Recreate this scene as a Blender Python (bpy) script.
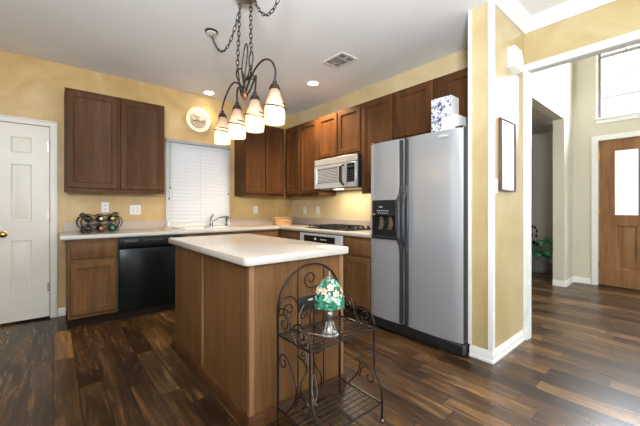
import bpy, bmesh, math, random
from mathutils import Vector, Matrix
random.seed(7)
PI = math.pi
for o in list(bpy.data.objects):
    bpy.data.objects.remove(o)
SC = bpy.context.scene
COL = SC.collection

# ------------------------------------------------------------------ camera
cam_data = bpy.data.cameras.new('camera')
cam = bpy.data.objects.new('camera', cam_data)
COL.objects.link(cam)
FPX = 316.4
cam_data.sensor_width = 36.0
cam_data.lens = FPX * 36.0 / 640.0
cam_data.shift_y = -5.2 / 640.0
cam_data.clip_start = 0.02
cam.location = (0, 0, 1.16)
cam.rotation_euler = (PI / 2, 0, 0.87121 - PI / 2)
SC.camera = cam

# ------------------------------------------------------------------ world, daylight, exposure
world = bpy.data.worlds.new('daylight')
SC.world = world
world.use_nodes = True
_bg = world.node_tree.nodes['Background']
_bg.inputs['Color'].default_value = (0.90, 0.95, 1.0, 1)
_bg.inputs['Strength'].default_value = 0.9


def area(name, loc, rot, sx, sy, power, color):
    l = bpy.data.lights.new(name, 'AREA')
    l.shape = 'RECTANGLE'
    l.size, l.size_y = sx, sy
    l.energy = power
    l.color = color
    o = bpy.data.objects.new(name, l)
    o.location = loc
    o.rotation_euler = rot
    COL.objects.link(o)
    return o


# daylight outside the kitchen window, the window over the front door, and the glazed side of the living room; an unseen fill light added behind the camera brightens the ceiling
area('daylight_kitchen_window', (1.52, 5.1, 1.7), (-PI / 2, 0, 0), 1.6, 1.8, 5, (0.95, 0.98, 1.0))
area('daylight_foyer_window', (7.2, 0.4, 3.9), (PI / 2, 0, PI / 2), 2.4, 2.4, 1600, (0.80, 0.90, 1.0))
area('daylight_living_windows', (2.2, -4.3, 1.6), (PI / 2, 0, 0), 4.0, 2.2, 85, (0.92, 0.96, 1.0))
fl_dir = Vector((0.55, 0.40, 1.0))
area('ceiling_fill', (-0.45, -0.55, 1.75), fl_dir.to_track_quat('-Z', 'Y').to_euler(), 0.5, 0.5, 165, (0.88, 0.94, 1.0))
SC.view_settings.view_transform = 'Standard'
SC.view_settings.look = 'None'
SC.view_settings.exposure = 0.68
SC.view_settings.gamma = 1.0
SC.view_settings.use_curve_mapping = False


# ------------------------------------------------------------------ material helpers
class NT:
    def __init__(self, name):
        self.m = bpy.data.materials.new(name)
        self.m.use_nodes = True
        self.t = self.m.node_tree
        self.n = self.t.nodes
        self.b = self.n['Principled BSDF']
        self.out = self.n['Material Output']

    def node(self, kind, **kw):
        nd = self.n.new(kind)
        for k, v in kw.items():
            setattr(nd, k, v)
        return nd

    def link(self, a, b):
        self.t.links.new(a, b)

    def setv(self, sock, v):
        if hasattr(v, 'is_linked') or hasattr(v, 'links'):
            self.link(v, sock)
        else:
            sock.default_value = v

    def math(self, op, a, b=0.0, c=0.0):
        nd = self.node('ShaderNodeMath', operation=op)
        self.setv(nd.inputs[0], a)
        self.setv(nd.inputs[1], b)
        if len(nd.inputs) > 2:
            self.setv(nd.inputs[2], c)
        return nd.outputs[0]

    def mix(self, fac, a, b, mode='MIX'):
        nd = self.node('ShaderNodeMix', data_type='RGBA', blend_type=mode)
        self.setv(nd.inputs['Factor'], fac)
        self.setv(nd.inputs['A'] if False else nd.inputs[6], a)
        self.setv(nd.inputs[7], b)
        return nd.outputs[2]

    def ramp(self, fac, stops):
        nd = self.node('ShaderNodeValToRGB')
        el = nd.color_ramp.elements
        while len(el) < len(stops):
            el.new(0.5)
        for e, (p, c) in zip(el, stops):
            e.position = p
            e.color = (*c, 1) if len(c) == 3 else c
        self.link(fac, nd.inputs[0])
        return nd.outputs[0]

    def coords(self, scale=(1, 1, 1), rand=False, which='Object'):
        tc = self.node('ShaderNodeTexCoord')
        v = tc.outputs[which]
        if rand:
            oi = self.node('ShaderNodeObjectInfo')
            vm = self.node('ShaderNodeVectorMath', operation='MULTIPLY_ADD')
            self.link(oi.outputs['Random'], vm.inputs[0])
            vm.inputs[1].default_value = (7.3, 5.1, 9.7)
            self.link(v, vm.inputs[2])
            v = vm.outputs[0]
        mp = self.node('ShaderNodeMapping')
        mp.inputs['Scale'].default_value = scale
        self.link(v, mp.inputs['Vector'])
        return mp.outputs[0]

    def noise(self, vec, scale=1.0, detail=4.0, rough=0.5, dist=0.0):
        nd = self.node('ShaderNodeTexNoise')
        nd.inputs['Scale'].default_value = scale
        nd.inputs['Detail'].default_value = detail
        nd.inputs['Roughness'].default_value = rough
        nd.inputs['Distortion'].default_value = dist
        self.link(vec, nd.inputs['Vector'])
        return nd.outputs[0]

    def bump(self, h, strength=0.2, dist=0.01):
        nd = self.node('ShaderNodeBump')
        nd.inputs['Strength'].default_value = strength
        nd.inputs['Distance'].default_value = dist
        self.link(h, nd.inputs['Height'])
        self.link(nd.outputs[0], self.b.inputs['Normal'])


def plain(name, color, rough=0.5, metal=0.0, spec=0.5, var=0.06, vscale=6.0, coat=0.0):
    t = NT(name)
    v = t.coords()
    n = t.noise(v, vscale, 3)
    d = tuple(max(0, c * (1 - var)) for c in color)
    e = tuple(min(1, c * (1 + var)) for c in color)
    t.link(t.ramp(n, [(0.3, d), (0.7, e)]), t.b.inputs['Base Color'])
    t.b.inputs['Roughness'].default_value = rough
    t.b.inputs['Metallic'].default_value = metal
    t.b.inputs['Specular IOR Level'].default_value = spec
    t.b.inputs['Coat Weight'].default_value = coat
    return t.m


def wood(name, dark, mid, light, axis='Z', rough=0.5, g=1.0, coat=0.0):
    t = NT(name)
    s1 = {'Z': (9 * g, 9 * g, 0.9 * g), 'X': (0.9 * g, 9 * g, 9 * g), 'Y': (9 * g, 0.9 * g, 9 * g)}[axis]
    s2 = {'Z': (120, 120, 3.5), 'X': (3.5, 120, 120), 'Y': (120, 3.5, 120)}[axis]
    n1 = t.noise(t.coords(s1, True), 1.0, 5, 0.6, 1.2)
    n2 = t.noise(t.coords(s2, True), 1.0, 3, 0.6, 0.2)
    n3 = t.noise(t.coords((2.2, 2.2, 2.2), True), 1.0, 3)
    c = t.ramp(n1, [(0.28, dark), (0.5, mid), (0.74, light)])
    f = t.ramp(n2, [(0.36, (0.62, 0.60, 0.58)), (0.56, (1.0, 1.0, 1.0))])
    c = t.mix(0.6, c, f, 'MULTIPLY')
    h = t.ramp(n3, [(0.3, (0.78, 0.76, 0.74)), (0.7, (1.08, 1.06, 1.04))])
    c = t.mix(0.8, c, h, 'MULTIPLY')
    t.link(c, t.b.inputs['Base Color'])
    t.b.inputs['Roughness'].default_value = rough
    t.b.inputs['Coat Weight'].default_value = coat
    t.b.inputs['Coat Roughness'].default_value = 0.3
    t.b.inputs['Specular IOR Level'].default_value = 0.14
    t.bump(n2, 0.12, 0.002)
    return t.m


def floor_material():
    t = NT('hand_scraped_planks')
    tc = t.node('ShaderNodeTexCoord')
    sp = t.node('ShaderNodeSeparateXYZ')
    t.link(tc.outputs['Object'], sp.inputs[0])
    X, Y = sp.outputs[0], sp.outputs[1]
    W, L = 0.125, 0.72
    row = t.math('FLOOR', t.math('DIVIDE', X, W))
    fx = t.math('FRACT', t.math('DIVIDE', X, W))
    wn = t.node('ShaderNodeTexWhiteNoise', noise_dimensions='1D')
    t.link(row, wn.inputs['W'])
    yy = t.math('DIVIDE', t.math('ADD', Y, t.math('MULTIPLY', wn.outputs['Value'], 7.0)), L)
    col = t.math('FLOOR', yy)
    fy = t.math('FRACT', yy)
    cb = t.node('ShaderNodeCombineXYZ')
    t.link(row, cb.inputs[0])
    t.link(col, cb.inputs[1])
    wid = t.node('ShaderNodeTexWhiteNoise', noise_dimensions='2D')
    t.link(cb.outputs[0], wid.inputs['Vector'])
    pid = wid.outputs['Value']
    # per-plank shifted coordinates for the grain
    off = t.node('ShaderNodeVectorMath', operation='MULTIPLY_ADD')
    t.link(wid.outputs['Color'], off.inputs[0])
    off.inputs[1].default_value = (13, 17, 11)
    t.link(tc.outputs['Object'], off.inputs[2])

    def mp(s):
        m = t.node('ShaderNodeMapping')
        m.inputs['Scale'].default_value = s
        t.link(off.outputs[0], m.inputs['Vector'])
        return m.outputs[0]
    g1 = t.noise(mp((16, 1.3, 1)), 1.0, 6, 0.62, 1.6)
    g2 = t.noise(mp((110, 4, 1)), 1.0, 4, 0.6, 0.3)
    blot = t.noise(mp((5, 2.2, 1)), 1.0, 3, 0.5, 0.6)
    base = t.ramp(pid, [(0.0, (0.036, 0.019, 0.0092)), (0.30, (0.058, 0.031, 0.0145)),
                        (0.6, (0.084, 0.046, 0.020)), (0.85, (0.118, 0.066, 0.028)), (1.0, (0.165, 0.094, 0.039))])
    gr = t.ramp(g1, [(0.32, (0.28, 0.25, 0.22)), (0.5, (0.95, 0.93, 0.90)), (0.66, (2.2, 2.05, 1.75))])
    c = t.mix(0.9, base, gr, 'MULTIPLY')
    c = t.mix(0.6, c, t.ramp(g2, [(0.36, (0.45, 0.43, 0.4)), (0.6, (1.1, 1.1, 1.1))]), 'MULTIPLY')
    c = t.mix(0.6, c, t.ramp(blot, [(0.33, (0.55, 0.52, 0.5)), (0.66, (1.3, 1.3, 1.25))]), 'MULTIPLY')
    ex = t.math('MINIMUM', fx, t.math('SUBTRACT', 1.0, fx))
    ey = t.math('MINIMUM', fy, t.math('SUBTRACT', 1.0, fy))
    sx = t.math('LESS_THAN', ex, 0.022)
    sy = t.math('LESS_THAN', ey, 0.004)
    seam = t.math('MAXIMUM', sx, sy)
    c = t.mix(seam, c, (0.012, 0.008, 0.006, 1))
    t.link(c, t.b.inputs['Base Color'])
    r = t.ramp(g1, [(0.3, (0.34, 0.34, 0.34)), (0.7, (0.25, 0.25, 0.25))])
    t.link(r, t.b.inputs['Roughness'])
    t.b.inputs['Specular IOR Level'].default_value = 0.25
    hx = t.math('MINIMUM', t.math('MULTIPLY', ex, 12.0), 1.0)
    hgt = t.math('ADD', t.math('MULTIPLY', g1, 0.5), t.math('MULTIPLY', hx, 0.35))
    t.bump(hgt, 0.10, 0.006)
    return t.m


def paint(name, a, b, c, sc=2.2, rough=0.45, spec=0.4):
    t = NT(name)
    n = t.noise(t.coords((1, 1, 0.8)), sc, 6, 0.6, 0.8)
    t.link(t.ramp(n, [(0.3, a), (0.5, b), (0.7, c)]), t.b.inputs['Base Color'])
    t.b.inputs['Roughness'].default_value = rough
    t.b.inputs['Specular IOR Level'].default_value = spec
    n2 = t.noise(t.coords((90, 90, 90)), 1.0, 2)
    t.bump(n2, 0.08, 0.002)
    return t.m


def steel(name, col=(0.50, 0.52, 0.54), rough=0.3, axis='Z', metal=1.0):
    t = NT(name)
    t.b.inputs['Base Color'].default_value = (*col, 1)
    t.b.inputs['Metallic'].default_value = metal
    t.b.inputs['Roughness'].default_value = rough
    return t.m


def emit(name, color, strength):
    t = NT(name)
    t.b.inputs['Base Color'].default_value = (*color, 1)
    t.b.inputs['Emission Color'].default_value = (*color, 1)
    t.b.inputs['Emission Strength'].default_value = strength
    return t.m


def translucent(name, color, trans, rough=0.4, var=None):
    t = NT(name)
    tr = t.node('ShaderNodeBsdfTranslucent')
    mx = t.node('ShaderNodeMixShader')
    mx.inputs[0].default_value = trans
    t.b.inputs['Base Color'].default_value = (*color, 1)
    t.b.inputs['Roughness'].default_value = rough
    tr.inputs[0].default_value = (*color, 1)
    if var:
        n = t.noise(t.coords((1, 1, 1)), var[0], 4)
        c = t.ramp(n, [(0.35, var[1]), (0.65, color)])
        t.link(c, t.b.inputs['Base Color'])
        t.link(c, tr.inputs[0])
    t.link(t.b.outputs[0], mx.inputs[1])
    t.link(tr.outputs[0], mx.inputs[2])
    t.link(mx.outputs[0], t.out.inputs['Surface'])
    return t.m


def glass(name, tint=(1, 1, 1), refl=0.12, rough=0.02):
    t = NT(name)
    tp = t.node('ShaderNodeBsdfTransparent')
    tp.inputs[0].default_value = (*tint, 1)
    gl = t.node('ShaderNodeBsdfGlossy')
    gl.inputs['Roughness'].default_value = rough
    mx = t.node('ShaderNodeMixShader')
    mx.inputs[0].default_value = refl
    t.link(tp.outputs[0], mx.inputs[1])
    t.link(gl.outputs[0], mx.inputs[2])
    t.link(mx.outputs[0], t.out.inputs['Surface'])
    return t.m


M = {}
M['floor'] = floor_material()
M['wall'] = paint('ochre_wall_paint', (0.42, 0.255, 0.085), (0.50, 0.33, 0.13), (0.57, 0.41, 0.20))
M['wall_lit'] = paint('ochre_paint_lit', (0.50, 0.38, 0.19), (0.56, 0.445, 0.245), (0.62, 0.51, 0.31))  # the ochre wall paint again, brighter light on this wall put into its colour
M['stub'] = paint('pale_gold_paint', (0.40, 0.30, 0.135), (0.45, 0.35, 0.175), (0.50, 0.405, 0.23), 2.0, 0.3)
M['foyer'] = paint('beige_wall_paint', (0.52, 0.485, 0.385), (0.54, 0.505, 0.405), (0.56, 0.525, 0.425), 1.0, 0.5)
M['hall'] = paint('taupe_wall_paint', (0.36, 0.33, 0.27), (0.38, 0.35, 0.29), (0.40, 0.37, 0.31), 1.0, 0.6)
M['ceiling'] = paint('white_ceiling_paint', (0.80, 0.80, 0.80), (0.82, 0.82, 0.82), (0.84, 0.84, 0.84), 1.5, 0.8, 0.2)
M['trim'] = plain('white_trim_paint', (0.70, 0.69, 0.655), 0.35, var=0.02)
M['door'] = plain('cream_door_paint', (0.62, 0.575, 0.48), 0.4, var=0.03, vscale=3)
M['cab'] = wood('dark_oak_stain', (0.062, 0.025, 0.0085), (0.090, 0.037, 0.0125), (0.120, 0.051, 0.018))
M['cabbase'] = wood('oak_stain_lit', (0.095, 0.046, 0.017), (0.135, 0.067, 0.025), (0.18, 0.092, 0.036))  # same oak as the wall cabinets, with stronger light put into the colour
M['isl'] = wood('island_oak_veneer', (0.125, 0.060, 0.022), (0.165, 0.083, 0.031), (0.21, 0.110, 0.043), g=0.8)
M['isltrim'] = wood('island_oak_strip', (0.20, 0.10, 0.05), (0.27, 0.145, 0.07), (0.33, 0.19, 0.10))
M['frontdoor'] = wood('walnut_front_door', (0.20, 0.095, 0.04), (0.27, 0.135, 0.06), (0.34, 0.18, 0.085), rough=0.4)
M['dark'] = plain('dark_recess', (0.02, 0.014, 0.010), 0.8, spec=0.08)
M['counter'] = plain('cream_laminate', (0.45, 0.42, 0.375), 0.25, var=0.04, vscale=60, coat=0.2)
M['splash'] = plain('tan_laminate_lip', (0.42, 0.325, 0.25), 0.3, var=0.04, vscale=60)
M['steel'] = steel('brushed_steel', (0.54, 0.58, 0.625), 0.28, metal=0.65)
M['steelh'] = steel('brushed_steel_level', (0.60, 0.61, 0.62), 0.32, 'X', 0.6)
M['ovensilver'] = plain('pale_silver_enamel', (0.55, 0.55, 0.54), 0.3, 0.15, var=0.02)
M['chrome'] = plain('chrome', (0.20, 0.205, 0.21), 0.15, 1.0, var=0.02)
M['black'] = plain('black_gloss', (0.005, 0.006, 0.006), 0.25, spec=0.14, var=0.1)
M['blackm'] = plain('black_matte', (0.012, 0.012, 0.012), 0.45, var=0.15, vscale=40)
M['graphite'] = plain('graphite_grey', (0.045, 0.048, 0.05), 0.35, 0.3, var=0.1)
M['greytext'] = plain('pale_grey_print', (0.55, 0.55, 0.55), 0.5)
M['white'] = plain('white_plastic', (0.68, 0.67, 0.63), 0.4, var=0.02)
M['iron'] = plain('wrought_iron', (0.018, 0.014, 0.012), 0.35, 0.5, var=0.25, vscale=30)
M['bronze'] = plain('aged_bronze', (0.018, 0.012, 0.008), 0.45, 0.15, 0.3, var=0.3, vscale=30)
M['copper'] = plain('copper_finial', (0.30, 0.12, 0.05), 0.4, 0.7, var=0.3, vscale=30)
M['pewter'] = plain('pewter', (0.30, 0.28, 0.25), 0.35, 0.9, var=0.4, vscale=50)
M['brass'] = plain('brass', (0.55, 0.36, 0.12), 0.25, 1.0)
M['blind'] = translucent('white_blind_slats', (0.78, 0.78, 0.78), 0.35, 0.5)
M['shade'] = translucent('frosted_shade_glass', (0.86, 0.72, 0.56), 0.5, 0.3, (14, (0.84, 0.62, 0.46)))
M['greytrim'] = plain('grey_head_rail', (0.30, 0.29, 0.28), 0.5)
M['bulb'] = emit('lit_bulb', (1.0, 0.83, 0.58), 1.8)
M['hoodlamp'] = emit('lit_hood_lamp', (1.0, 0.85, 0.60), 6)
M['downlight'] = emit('lit_downlight', (1.0, 0.90, 0.72), 14)
M['glass'] = glass('window_glass')
M['doorglass'] = glass('door_glass', (0.95, 0.96, 0.96), 0.1, 0.2)
M['ovenglass'] = plain('black_oven_glass', (0.01, 0.01, 0.01), 0.08, spec=0.6)
M['mwglass'] = plain('microwave_window', (0.10, 0.10, 0.105), 0.12, spec=0.8)
M['wicker'] = wood('woven_wicker', (0.50, 0.27, 0.13), (0.66, 0.40, 0.21), (0.75, 0.49, 0.28), 'X', 0.6, 3.0)
M['ceramic'] = plain('cream_ceramic', (0.62, 0.56, 0.45), 0.3, var=0.03)
M['relief'] = plain('tan_relief', (0.42, 0.33, 0.24), 0.6, var=0.25, vscale=40)
M['relief2'] = plain('brown_relief', (0.26, 0.18, 0.12), 0.6, var=0.2, vscale=40)
M['pot'] = plain('grey_stone_pot', (0.17, 0.16, 0.155), 0.6, var=0.25, vscale=14)
M['leaf'] = plain('glossy_leaf', (0.02, 0.17, 0.055), 0.35, var=0.5, vscale=9)
M['soil'] = plain('potting_soil', (0.02, 0.014, 0.01), 0.9)
M['bottle'] = plain('dark_bottle_glass', (0.008, 0.014, 0.008), 0.08, spec=0.6)
M['bottlegreen'] = plain('green_bottle_glass', (0.02, 0.11, 0.04), 0.08, spec=0.6)
M['label'] = plain('cream_paper_label', (0.65, 0.60, 0.48), 0.6, var=0.15, vscale=50)
M['foilred'] = plain('rose_foil', (0.50, 0.13, 0.11), 0.35, 0.3)
M['foilgreen'] = plain('green_foil', (0.05, 0.26, 0.12), 0.35, 0.3)
M['foilgold'] = plain('gold_foil', (0.50, 0.38, 0.16), 0.3, 0.5)
M['foilblack'] = plain('black_foil', (0.02, 0.02, 0.022), 0.3, 0.3)
M['soap'] = plain('tan_soap', (0.45, 0.30, 0.16), 0.5)
M['picture'] = plain('pale_print', (0.85, 0.82, 0.80), 0.15, var=0.06, vscale=4)
M['pictureframe'] = plain('dark_plum_frame', (0.10, 0.05, 0.045), 0.3)
M['cord'] = plain('clear_grey_cord', (0.16, 0.14, 0.12), 0.4, var=0.1)
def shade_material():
    t = NT('graded_frosted_glass')
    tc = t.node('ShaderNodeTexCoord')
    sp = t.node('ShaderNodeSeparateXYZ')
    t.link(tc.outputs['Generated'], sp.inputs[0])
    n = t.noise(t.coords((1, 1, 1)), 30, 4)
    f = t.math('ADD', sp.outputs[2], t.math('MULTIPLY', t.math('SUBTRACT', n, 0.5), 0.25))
    c = t.ramp(f, [(0.35, (0.80, 0.72, 0.58)), (0.60, (0.72, 0.54, 0.40)), (0.95, (0.50, 0.30, 0.20))])  # glass colour runs from cream at the bottom to peach at the top
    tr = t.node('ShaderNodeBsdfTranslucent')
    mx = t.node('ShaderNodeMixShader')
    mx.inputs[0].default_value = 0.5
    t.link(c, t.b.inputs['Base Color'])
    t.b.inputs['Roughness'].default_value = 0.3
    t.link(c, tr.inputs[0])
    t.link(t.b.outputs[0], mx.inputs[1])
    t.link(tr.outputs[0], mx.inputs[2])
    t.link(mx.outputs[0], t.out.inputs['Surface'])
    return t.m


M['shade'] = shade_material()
M['petal'] = translucent('pink_white_petals', (0.90, 0.72, 0.60), 0.3, 0.15, (60, (0.85, 0.45, 0.32)))
M['petalw'] = translucent('milky_petals', (0.50, 0.64, 0.50), 0.3, 0.15, (50, (0.22, 0.45, 0.30)))
M['flowerc'] = plain('amber_glass_centre', (0.75, 0.40, 0.06), 0.2)
M['box_side'] = plain('white_carton', (0.58, 0.57, 0.54), 0.5, var=0.03)


def tiffany_material():
    t = NT('leaded_green_glass')
    vec = t.coords((1, 1, 1))
    v1 = t.node('ShaderNodeTexVoronoi', feature='DISTANCE_TO_EDGE')
    v1.inputs['Scale'].default_value = 46
    t.link(vec, v1.inputs['Vector'])
    v2 = t.node('ShaderNodeTexVoronoi', feature='F1')
    v2.inputs['Scale'].default_value = 46
    t.link(vec, v2.inputs['Vector'])
    sp = t.node('ShaderNodeSeparateColor')
    t.link(v2.outputs['Color'], sp.inputs[0])
    c = t.ramp(sp.outputs[0], [(0.0, (0.006, 0.09, 0.05)), (0.45, (0.012, 0.18, 0.09)), (0.75, (0.06, 0.28, 0.19)), (0.95, (0.45, 0.55, 0.44))])
    lead = t.math('LESS_THAN', v1.outputs['Distance'], 0.045)
    c = t.mix(lead, c, (0.03, 0.03, 0.025, 1))
    t.link(c, t.b.inputs['Base Color'])
    t.b.inputs['Roughness'].default_value = 0.15
    return t.m


def floral_material():
    t = NT('blue_floral_carton')
    vec = t.coords((1, 1, 1))
    n = t.noise(vec, 26, 5, 0.6, 1.5)
    c = t.ramp(n, [(0.41, (0.05, 0.06, 0.12)), (0.47, (0.28, 0.30, 0.40)), (0.52, (0.72, 0.73, 0.74)), (0.8, (0.76, 0.76, 0.76))])
    t.link(c, t.b.inputs['Base Color'])
    t.b.inputs['Roughness'].default_value = 0.5
    return t.m


M['tiffany'] = tiffany_material()
M['floral'] = floral_material()


# ------------------------------------------------------------------ mesh builder
class MB:
    def __init__(self):
        self.bm = bmesh.new()

    def box(self, x0, x1, y0, y1, z0, z1, bev=0.0, seg=1, mi=0):
        t = bmesh.new()
        bmesh.ops.create_cube(t, size=1.0)
        for v in t.verts:
            v.co = Vector(((x0 + x1) / 2 + v.co.x * (x1 - x0), (y0 + y1) / 2 + v.co.y * (y1 - y0), (z0 + z1) / 2 + v.co.z * (z1 - z0)))
        if bev > 0:
            bmesh.ops.bevel(t, geom=list(t.edges), offset=bev, segments=seg, affect='EDGES', profile=0.5)
            if seg > 1:
                for f in t.faces:
                    f.smooth = True
        self._merge(t, mi)
        return self

    def _merge(self, t, mi=0):
        mp = {}
        for v in t.verts:
            mp[v.index if False else v] = self.bm.verts.new(v.co)
        for f in t.faces:
            try:
                nf = self.bm.faces.new([mp[v] for v in f.verts])
                nf.smooth = f.smooth
                nf.material_index = mi
            except ValueError:
                pass
        t.free()

    def loft(self, rings, cap0=True, cap1=True, smooth=False, closed=True, mi=0):
        vs = [[self.bm.verts.new(p) for p in r] for r in rings]
        n = len(vs[0])
        for a, b in zip(vs, vs[1:]):
            for i in range(n if closed else n - 1):
                j = (i + 1) % n
                try:
                    f = self.bm.faces.new((a[i], a[j], b[j], b[i]))
                    f.smooth = smooth
                    f.material_index = mi
                except ValueError:
                    pass
        if cap0:
            f = self.bm.faces.new(list(reversed(vs[0])))
            f.material_index = mi
        if cap1:
            f = self.bm.faces.new(vs[-1])
            f.material_index = mi
        return self

    def tube(self, pts, r, sides=8, closed=False, mi=0, rs=None):
        pts = [Vector(p) for p in pts]
        n = len(pts)
        tang = []
        for i in range(n):
            if closed:
                d = pts[(i + 1) % n] - pts[i - 1]
            else:
                d = pts[min(i + 1, n - 1)] - pts[max(i - 1, 0)]
            tang.append(d.normalized() if d.length > 1e-9 else Vector((0, 0, 1)))
        up = Vector((0, 0, 1)) if abs(tang[0].z) < 0.9 else Vector((1, 0, 0))
        nrm = tang[0].cross(up).normalized()
        rings = []
        for i in range(n):
            nrm = (nrm - tang[i] * nrm.dot(tang[i]))
            nrm = nrm.normalized() if nrm.length > 1e-6 else tang[i].orthogonal().normalized()
            bn = tang[i].cross(nrm)
            rr = rs[i] if rs else r
            rings.append([pts[i] + (nrm * math.cos(2 * PI * k / sides) + bn * math.sin(2 * PI * k / sides)) * rr for k in range(sides)])
        if closed:
            rings.append(rings[0])
            # close with fresh verts on the last ring
            self.loft(rings, False, False, True, mi=mi)
        else:
            self.loft(rings, True, True, True, mi=mi)
        return self

    def lathe(self, prof, c=(0, 0, 0), n=24, axis='Z', smooth=True, cap0=True, cap1=True, mi=0):
        rings = []
        for r, h in prof:
            ring = []
            for k in range(n):
                a = 2 * PI * k / n
                u, v = r * math.cos(a), r * math.sin(a)
                if axis == 'Z':
                    p = (u, v, h)
                elif axis == 'Y':
                    p = (u, h, v)
                else:
                    p = (h, u, v)
                ring.append(Vector(p) + Vector(c))
            rings.append(ring)
        return self.loft(rings, cap0, cap1, smooth, mi=mi)

    def prism(self, poly, axis, d0, d1, mi=0):
        def mk(p, d):
            if axis == 'Z':
                return Vector((p[0], p[1], d))
            if axis == 'Y':
                return Vector((p[0], d, p[1]))
            return Vector((d, p[0], p[1]))
        return self.loft([[mk(p, d0) for p in poly], [mk(p, d1) for p in poly]], mi=mi)

    def framed(self, u0, u1, v0, v1, openings, yf, yb, rings=((0.0, 0.0), (0.004, 0.005), (0.012, 0.007), (0.014, 0.008)), bev=0.0):
        """panelled slab facing local -Y, front at y=yf, back at y=yb"""
        us = sorted({u0, u1} | {o[0] for o in openings} | {o[1] for o in openings})
        vs = sorted({v0, v1} | {o[2] for o in openings} | {o[3] for o in openings})
        for a, b in zip(us, us[1:]):
            for c, d in zip(vs, vs[1:]):
                mu, mv = (a + b) / 2, (c + d) / 2
                if any(o[0] < mu < o[1] and o[2] < mv < o[3] for o in openings):
                    continue
                self.box(a, b, yf, yb, c, d)
        for o in openings:
            rr = []
            for ins, dep in rings:
                a, b, c, d = o[0] + ins, o[1] - ins, o[2] + ins, o[3] - ins
                y = yf + dep
                rr.append([Vector((a, y, c)), Vector((b, y, c)), Vector((b, y, d)), Vector((a, y, d))])
            rr.insert(0, [Vector((o[0], yb, o[2])), Vector((o[1], yb, o[2])), Vector((o[1], yb, o[3])), Vector((o[0], yb, o[3]))])
            self.loft(rr)
        return self

    def build(self, name, mat, parent=None, loc=None, rot=None):
        bmesh.ops.recalc_face_normals(self.bm, faces=list(self.bm.faces))
        me = bpy.data.meshes.new(name)
        self.bm.to_mesh(me)
        self.bm.free()
        for m in (mat if isinstance(mat, (list, tuple)) else [mat]):
            me.materials.append(M[m])
        try:
            me.set_sharp_from_angle(angle=math.radians(42))
        except Exception:
            pass
        o = bpy.data.objects.new(name, me)
        COL.objects.link(o)
        if parent is not None:
            o.parent = parent
        if loc is not None:
            o.location = loc
        if rot is not None:
            o.rotation_euler = rot
        return o


def thing(name, label, cat, loc=(0, 0, 0), rotz=0.0, group=None):
    o = bpy.data.objects.new(name, None)
    o.empty_display_size = 0.05
    COL.objects.link(o)
    o.location = loc
    o.rotation_euler = (0, 0, rotz)
    o['label'] = label
    o['category'] = cat
    if group:
        o['group'] = group
    return o


def tag(o, label, cat, group=None):
    o['label'] = label
    o['category'] = cat
    if group:
        o['group'] = group
    return o


def struct(o, label=None, cat=None):
    o['kind'] = 'structure'
    if label:
        o['label'] = label
        o['category'] = cat
    return o


def copy_tree(o, parent=None):
    c = o.copy()
    COL.objects.link(c)
    if parent is not None:
        c.parent = parent
    for ch in list(o.children):
        copy_tree(ch, c)
    return c


def spiral(cu, cv, r0, r1, a0, a1, n=26):
    return [(cu + (r0 + (r1 - r0) * i / n) * math.cos(a0 + (a1 - a0) * i / n),
             cv + (r0 + (r1 - r0) * i / n) * math.sin(a0 + (a1 - a0) * i / n)) for i in range(n + 1)]


def smoothpath(pts, n=8, closed=False):
    """Catmull-Rom through the points"""
    P = [Vector(p) for p in pts]
    out = []
    m = len(P)
    rng = range(m if closed else m - 1)
    for i in rng:
        if closed:
            p0, p1, p2, p3 = P[i - 1], P[i], P[(i + 1) % m], P[(i + 2) % m]
        else:
            p0, p1, p2, p3 = P[max(i - 1, 0)], P[i], P[i + 1], P[min(i + 2, m - 1)]
        for k in range(n):
            t = k / n
            out.append(0.5 * ((2 * p1) + (p2 - p0) * t + (2 * p0 - 5 * p1 + 4 * p2 - p3) * t * t + (3 * p1 - p0 - 3 * p2 + p3) * t ** 3))
    if not closed:
        out.append(P[-1])
    return out


# ------------------------------------------------------------------ the setting
YB = 4.40       # back wall
XR = 3.07       # right wall of the kitchen
CK = 2.71       # kitchen ceiling
CL = 2.80       # living room ceiling
SX0, SX1 = 2.51, 3.20      # stub wall beside the fridge
SY0, SY1 = 0.985, 1.145
struct(MB().box(-3.2, 9.0, -4.2, 4.6, -0.08, 0.0).build('floor', 'floor'), 'dark brown hand-scraped wood plank floor', 'floor')
m = MB()
m.box(-3.2, 3.3, 1.0, 4.6, CK, CK + 0.12)
struct(m.build('ceiling_kitchen', 'ceiling'), 'flat off-white kitchen ceiling', 'ceiling')
m = MB()
m.box(-3.2, 3.3, -4.2, 1.0, CL, CL + 0.12)
struct(m.build('ceiling_living', 'ceiling'), 'white ceiling with crown moulding near the hall opening', 'ceiling')

WX0, WX1, WZ0, WZ1 = 1.12, 1.935, 0.93, 2.03
m = MB()
DX0, DX1, DZ = -0.455, -0.03, 2.01
for (a, b, c, d) in ((-3.2, DX0, 0, CK), (DX0, DX1, DZ, CK), (DX1, WX0, 0, CK), (WX0, WX1, 0, WZ0), (WX0, WX1, WZ1, CK), (WX1, 3.3, 0, CK)):
    m.box(a, b, YB, YB + 0.15, c, d)
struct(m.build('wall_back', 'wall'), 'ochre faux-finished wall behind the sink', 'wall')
struct(MB().box(DX0 - 0.1, DX1 + 0.1, YB + 0.151, YB + 0.19, 0, 2.1).build('door_gap_panel', 'dark'), 'dark panel added behind the narrow door to shade its gap', 'wall')  # unseen panel added to stop light; its dark colour stands for shade
struct(MB().box(XR, 3.30, SY1 + 0.0005, YB, 0, CK).build('wall_right', 'wall_lit'), 'ochre wall behind the cooktop', 'wall')
m = MB()
for (a, b_, c, e) in ((-1.2, 1.6, 0, CK), (2.9, YB, 0, CK), (1.6, 2.9, 0, 0.9), (1.6, 2.9, 2.1, CK)):
    m.box(-3.2, -3.05, a, b_, c, e)
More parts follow.
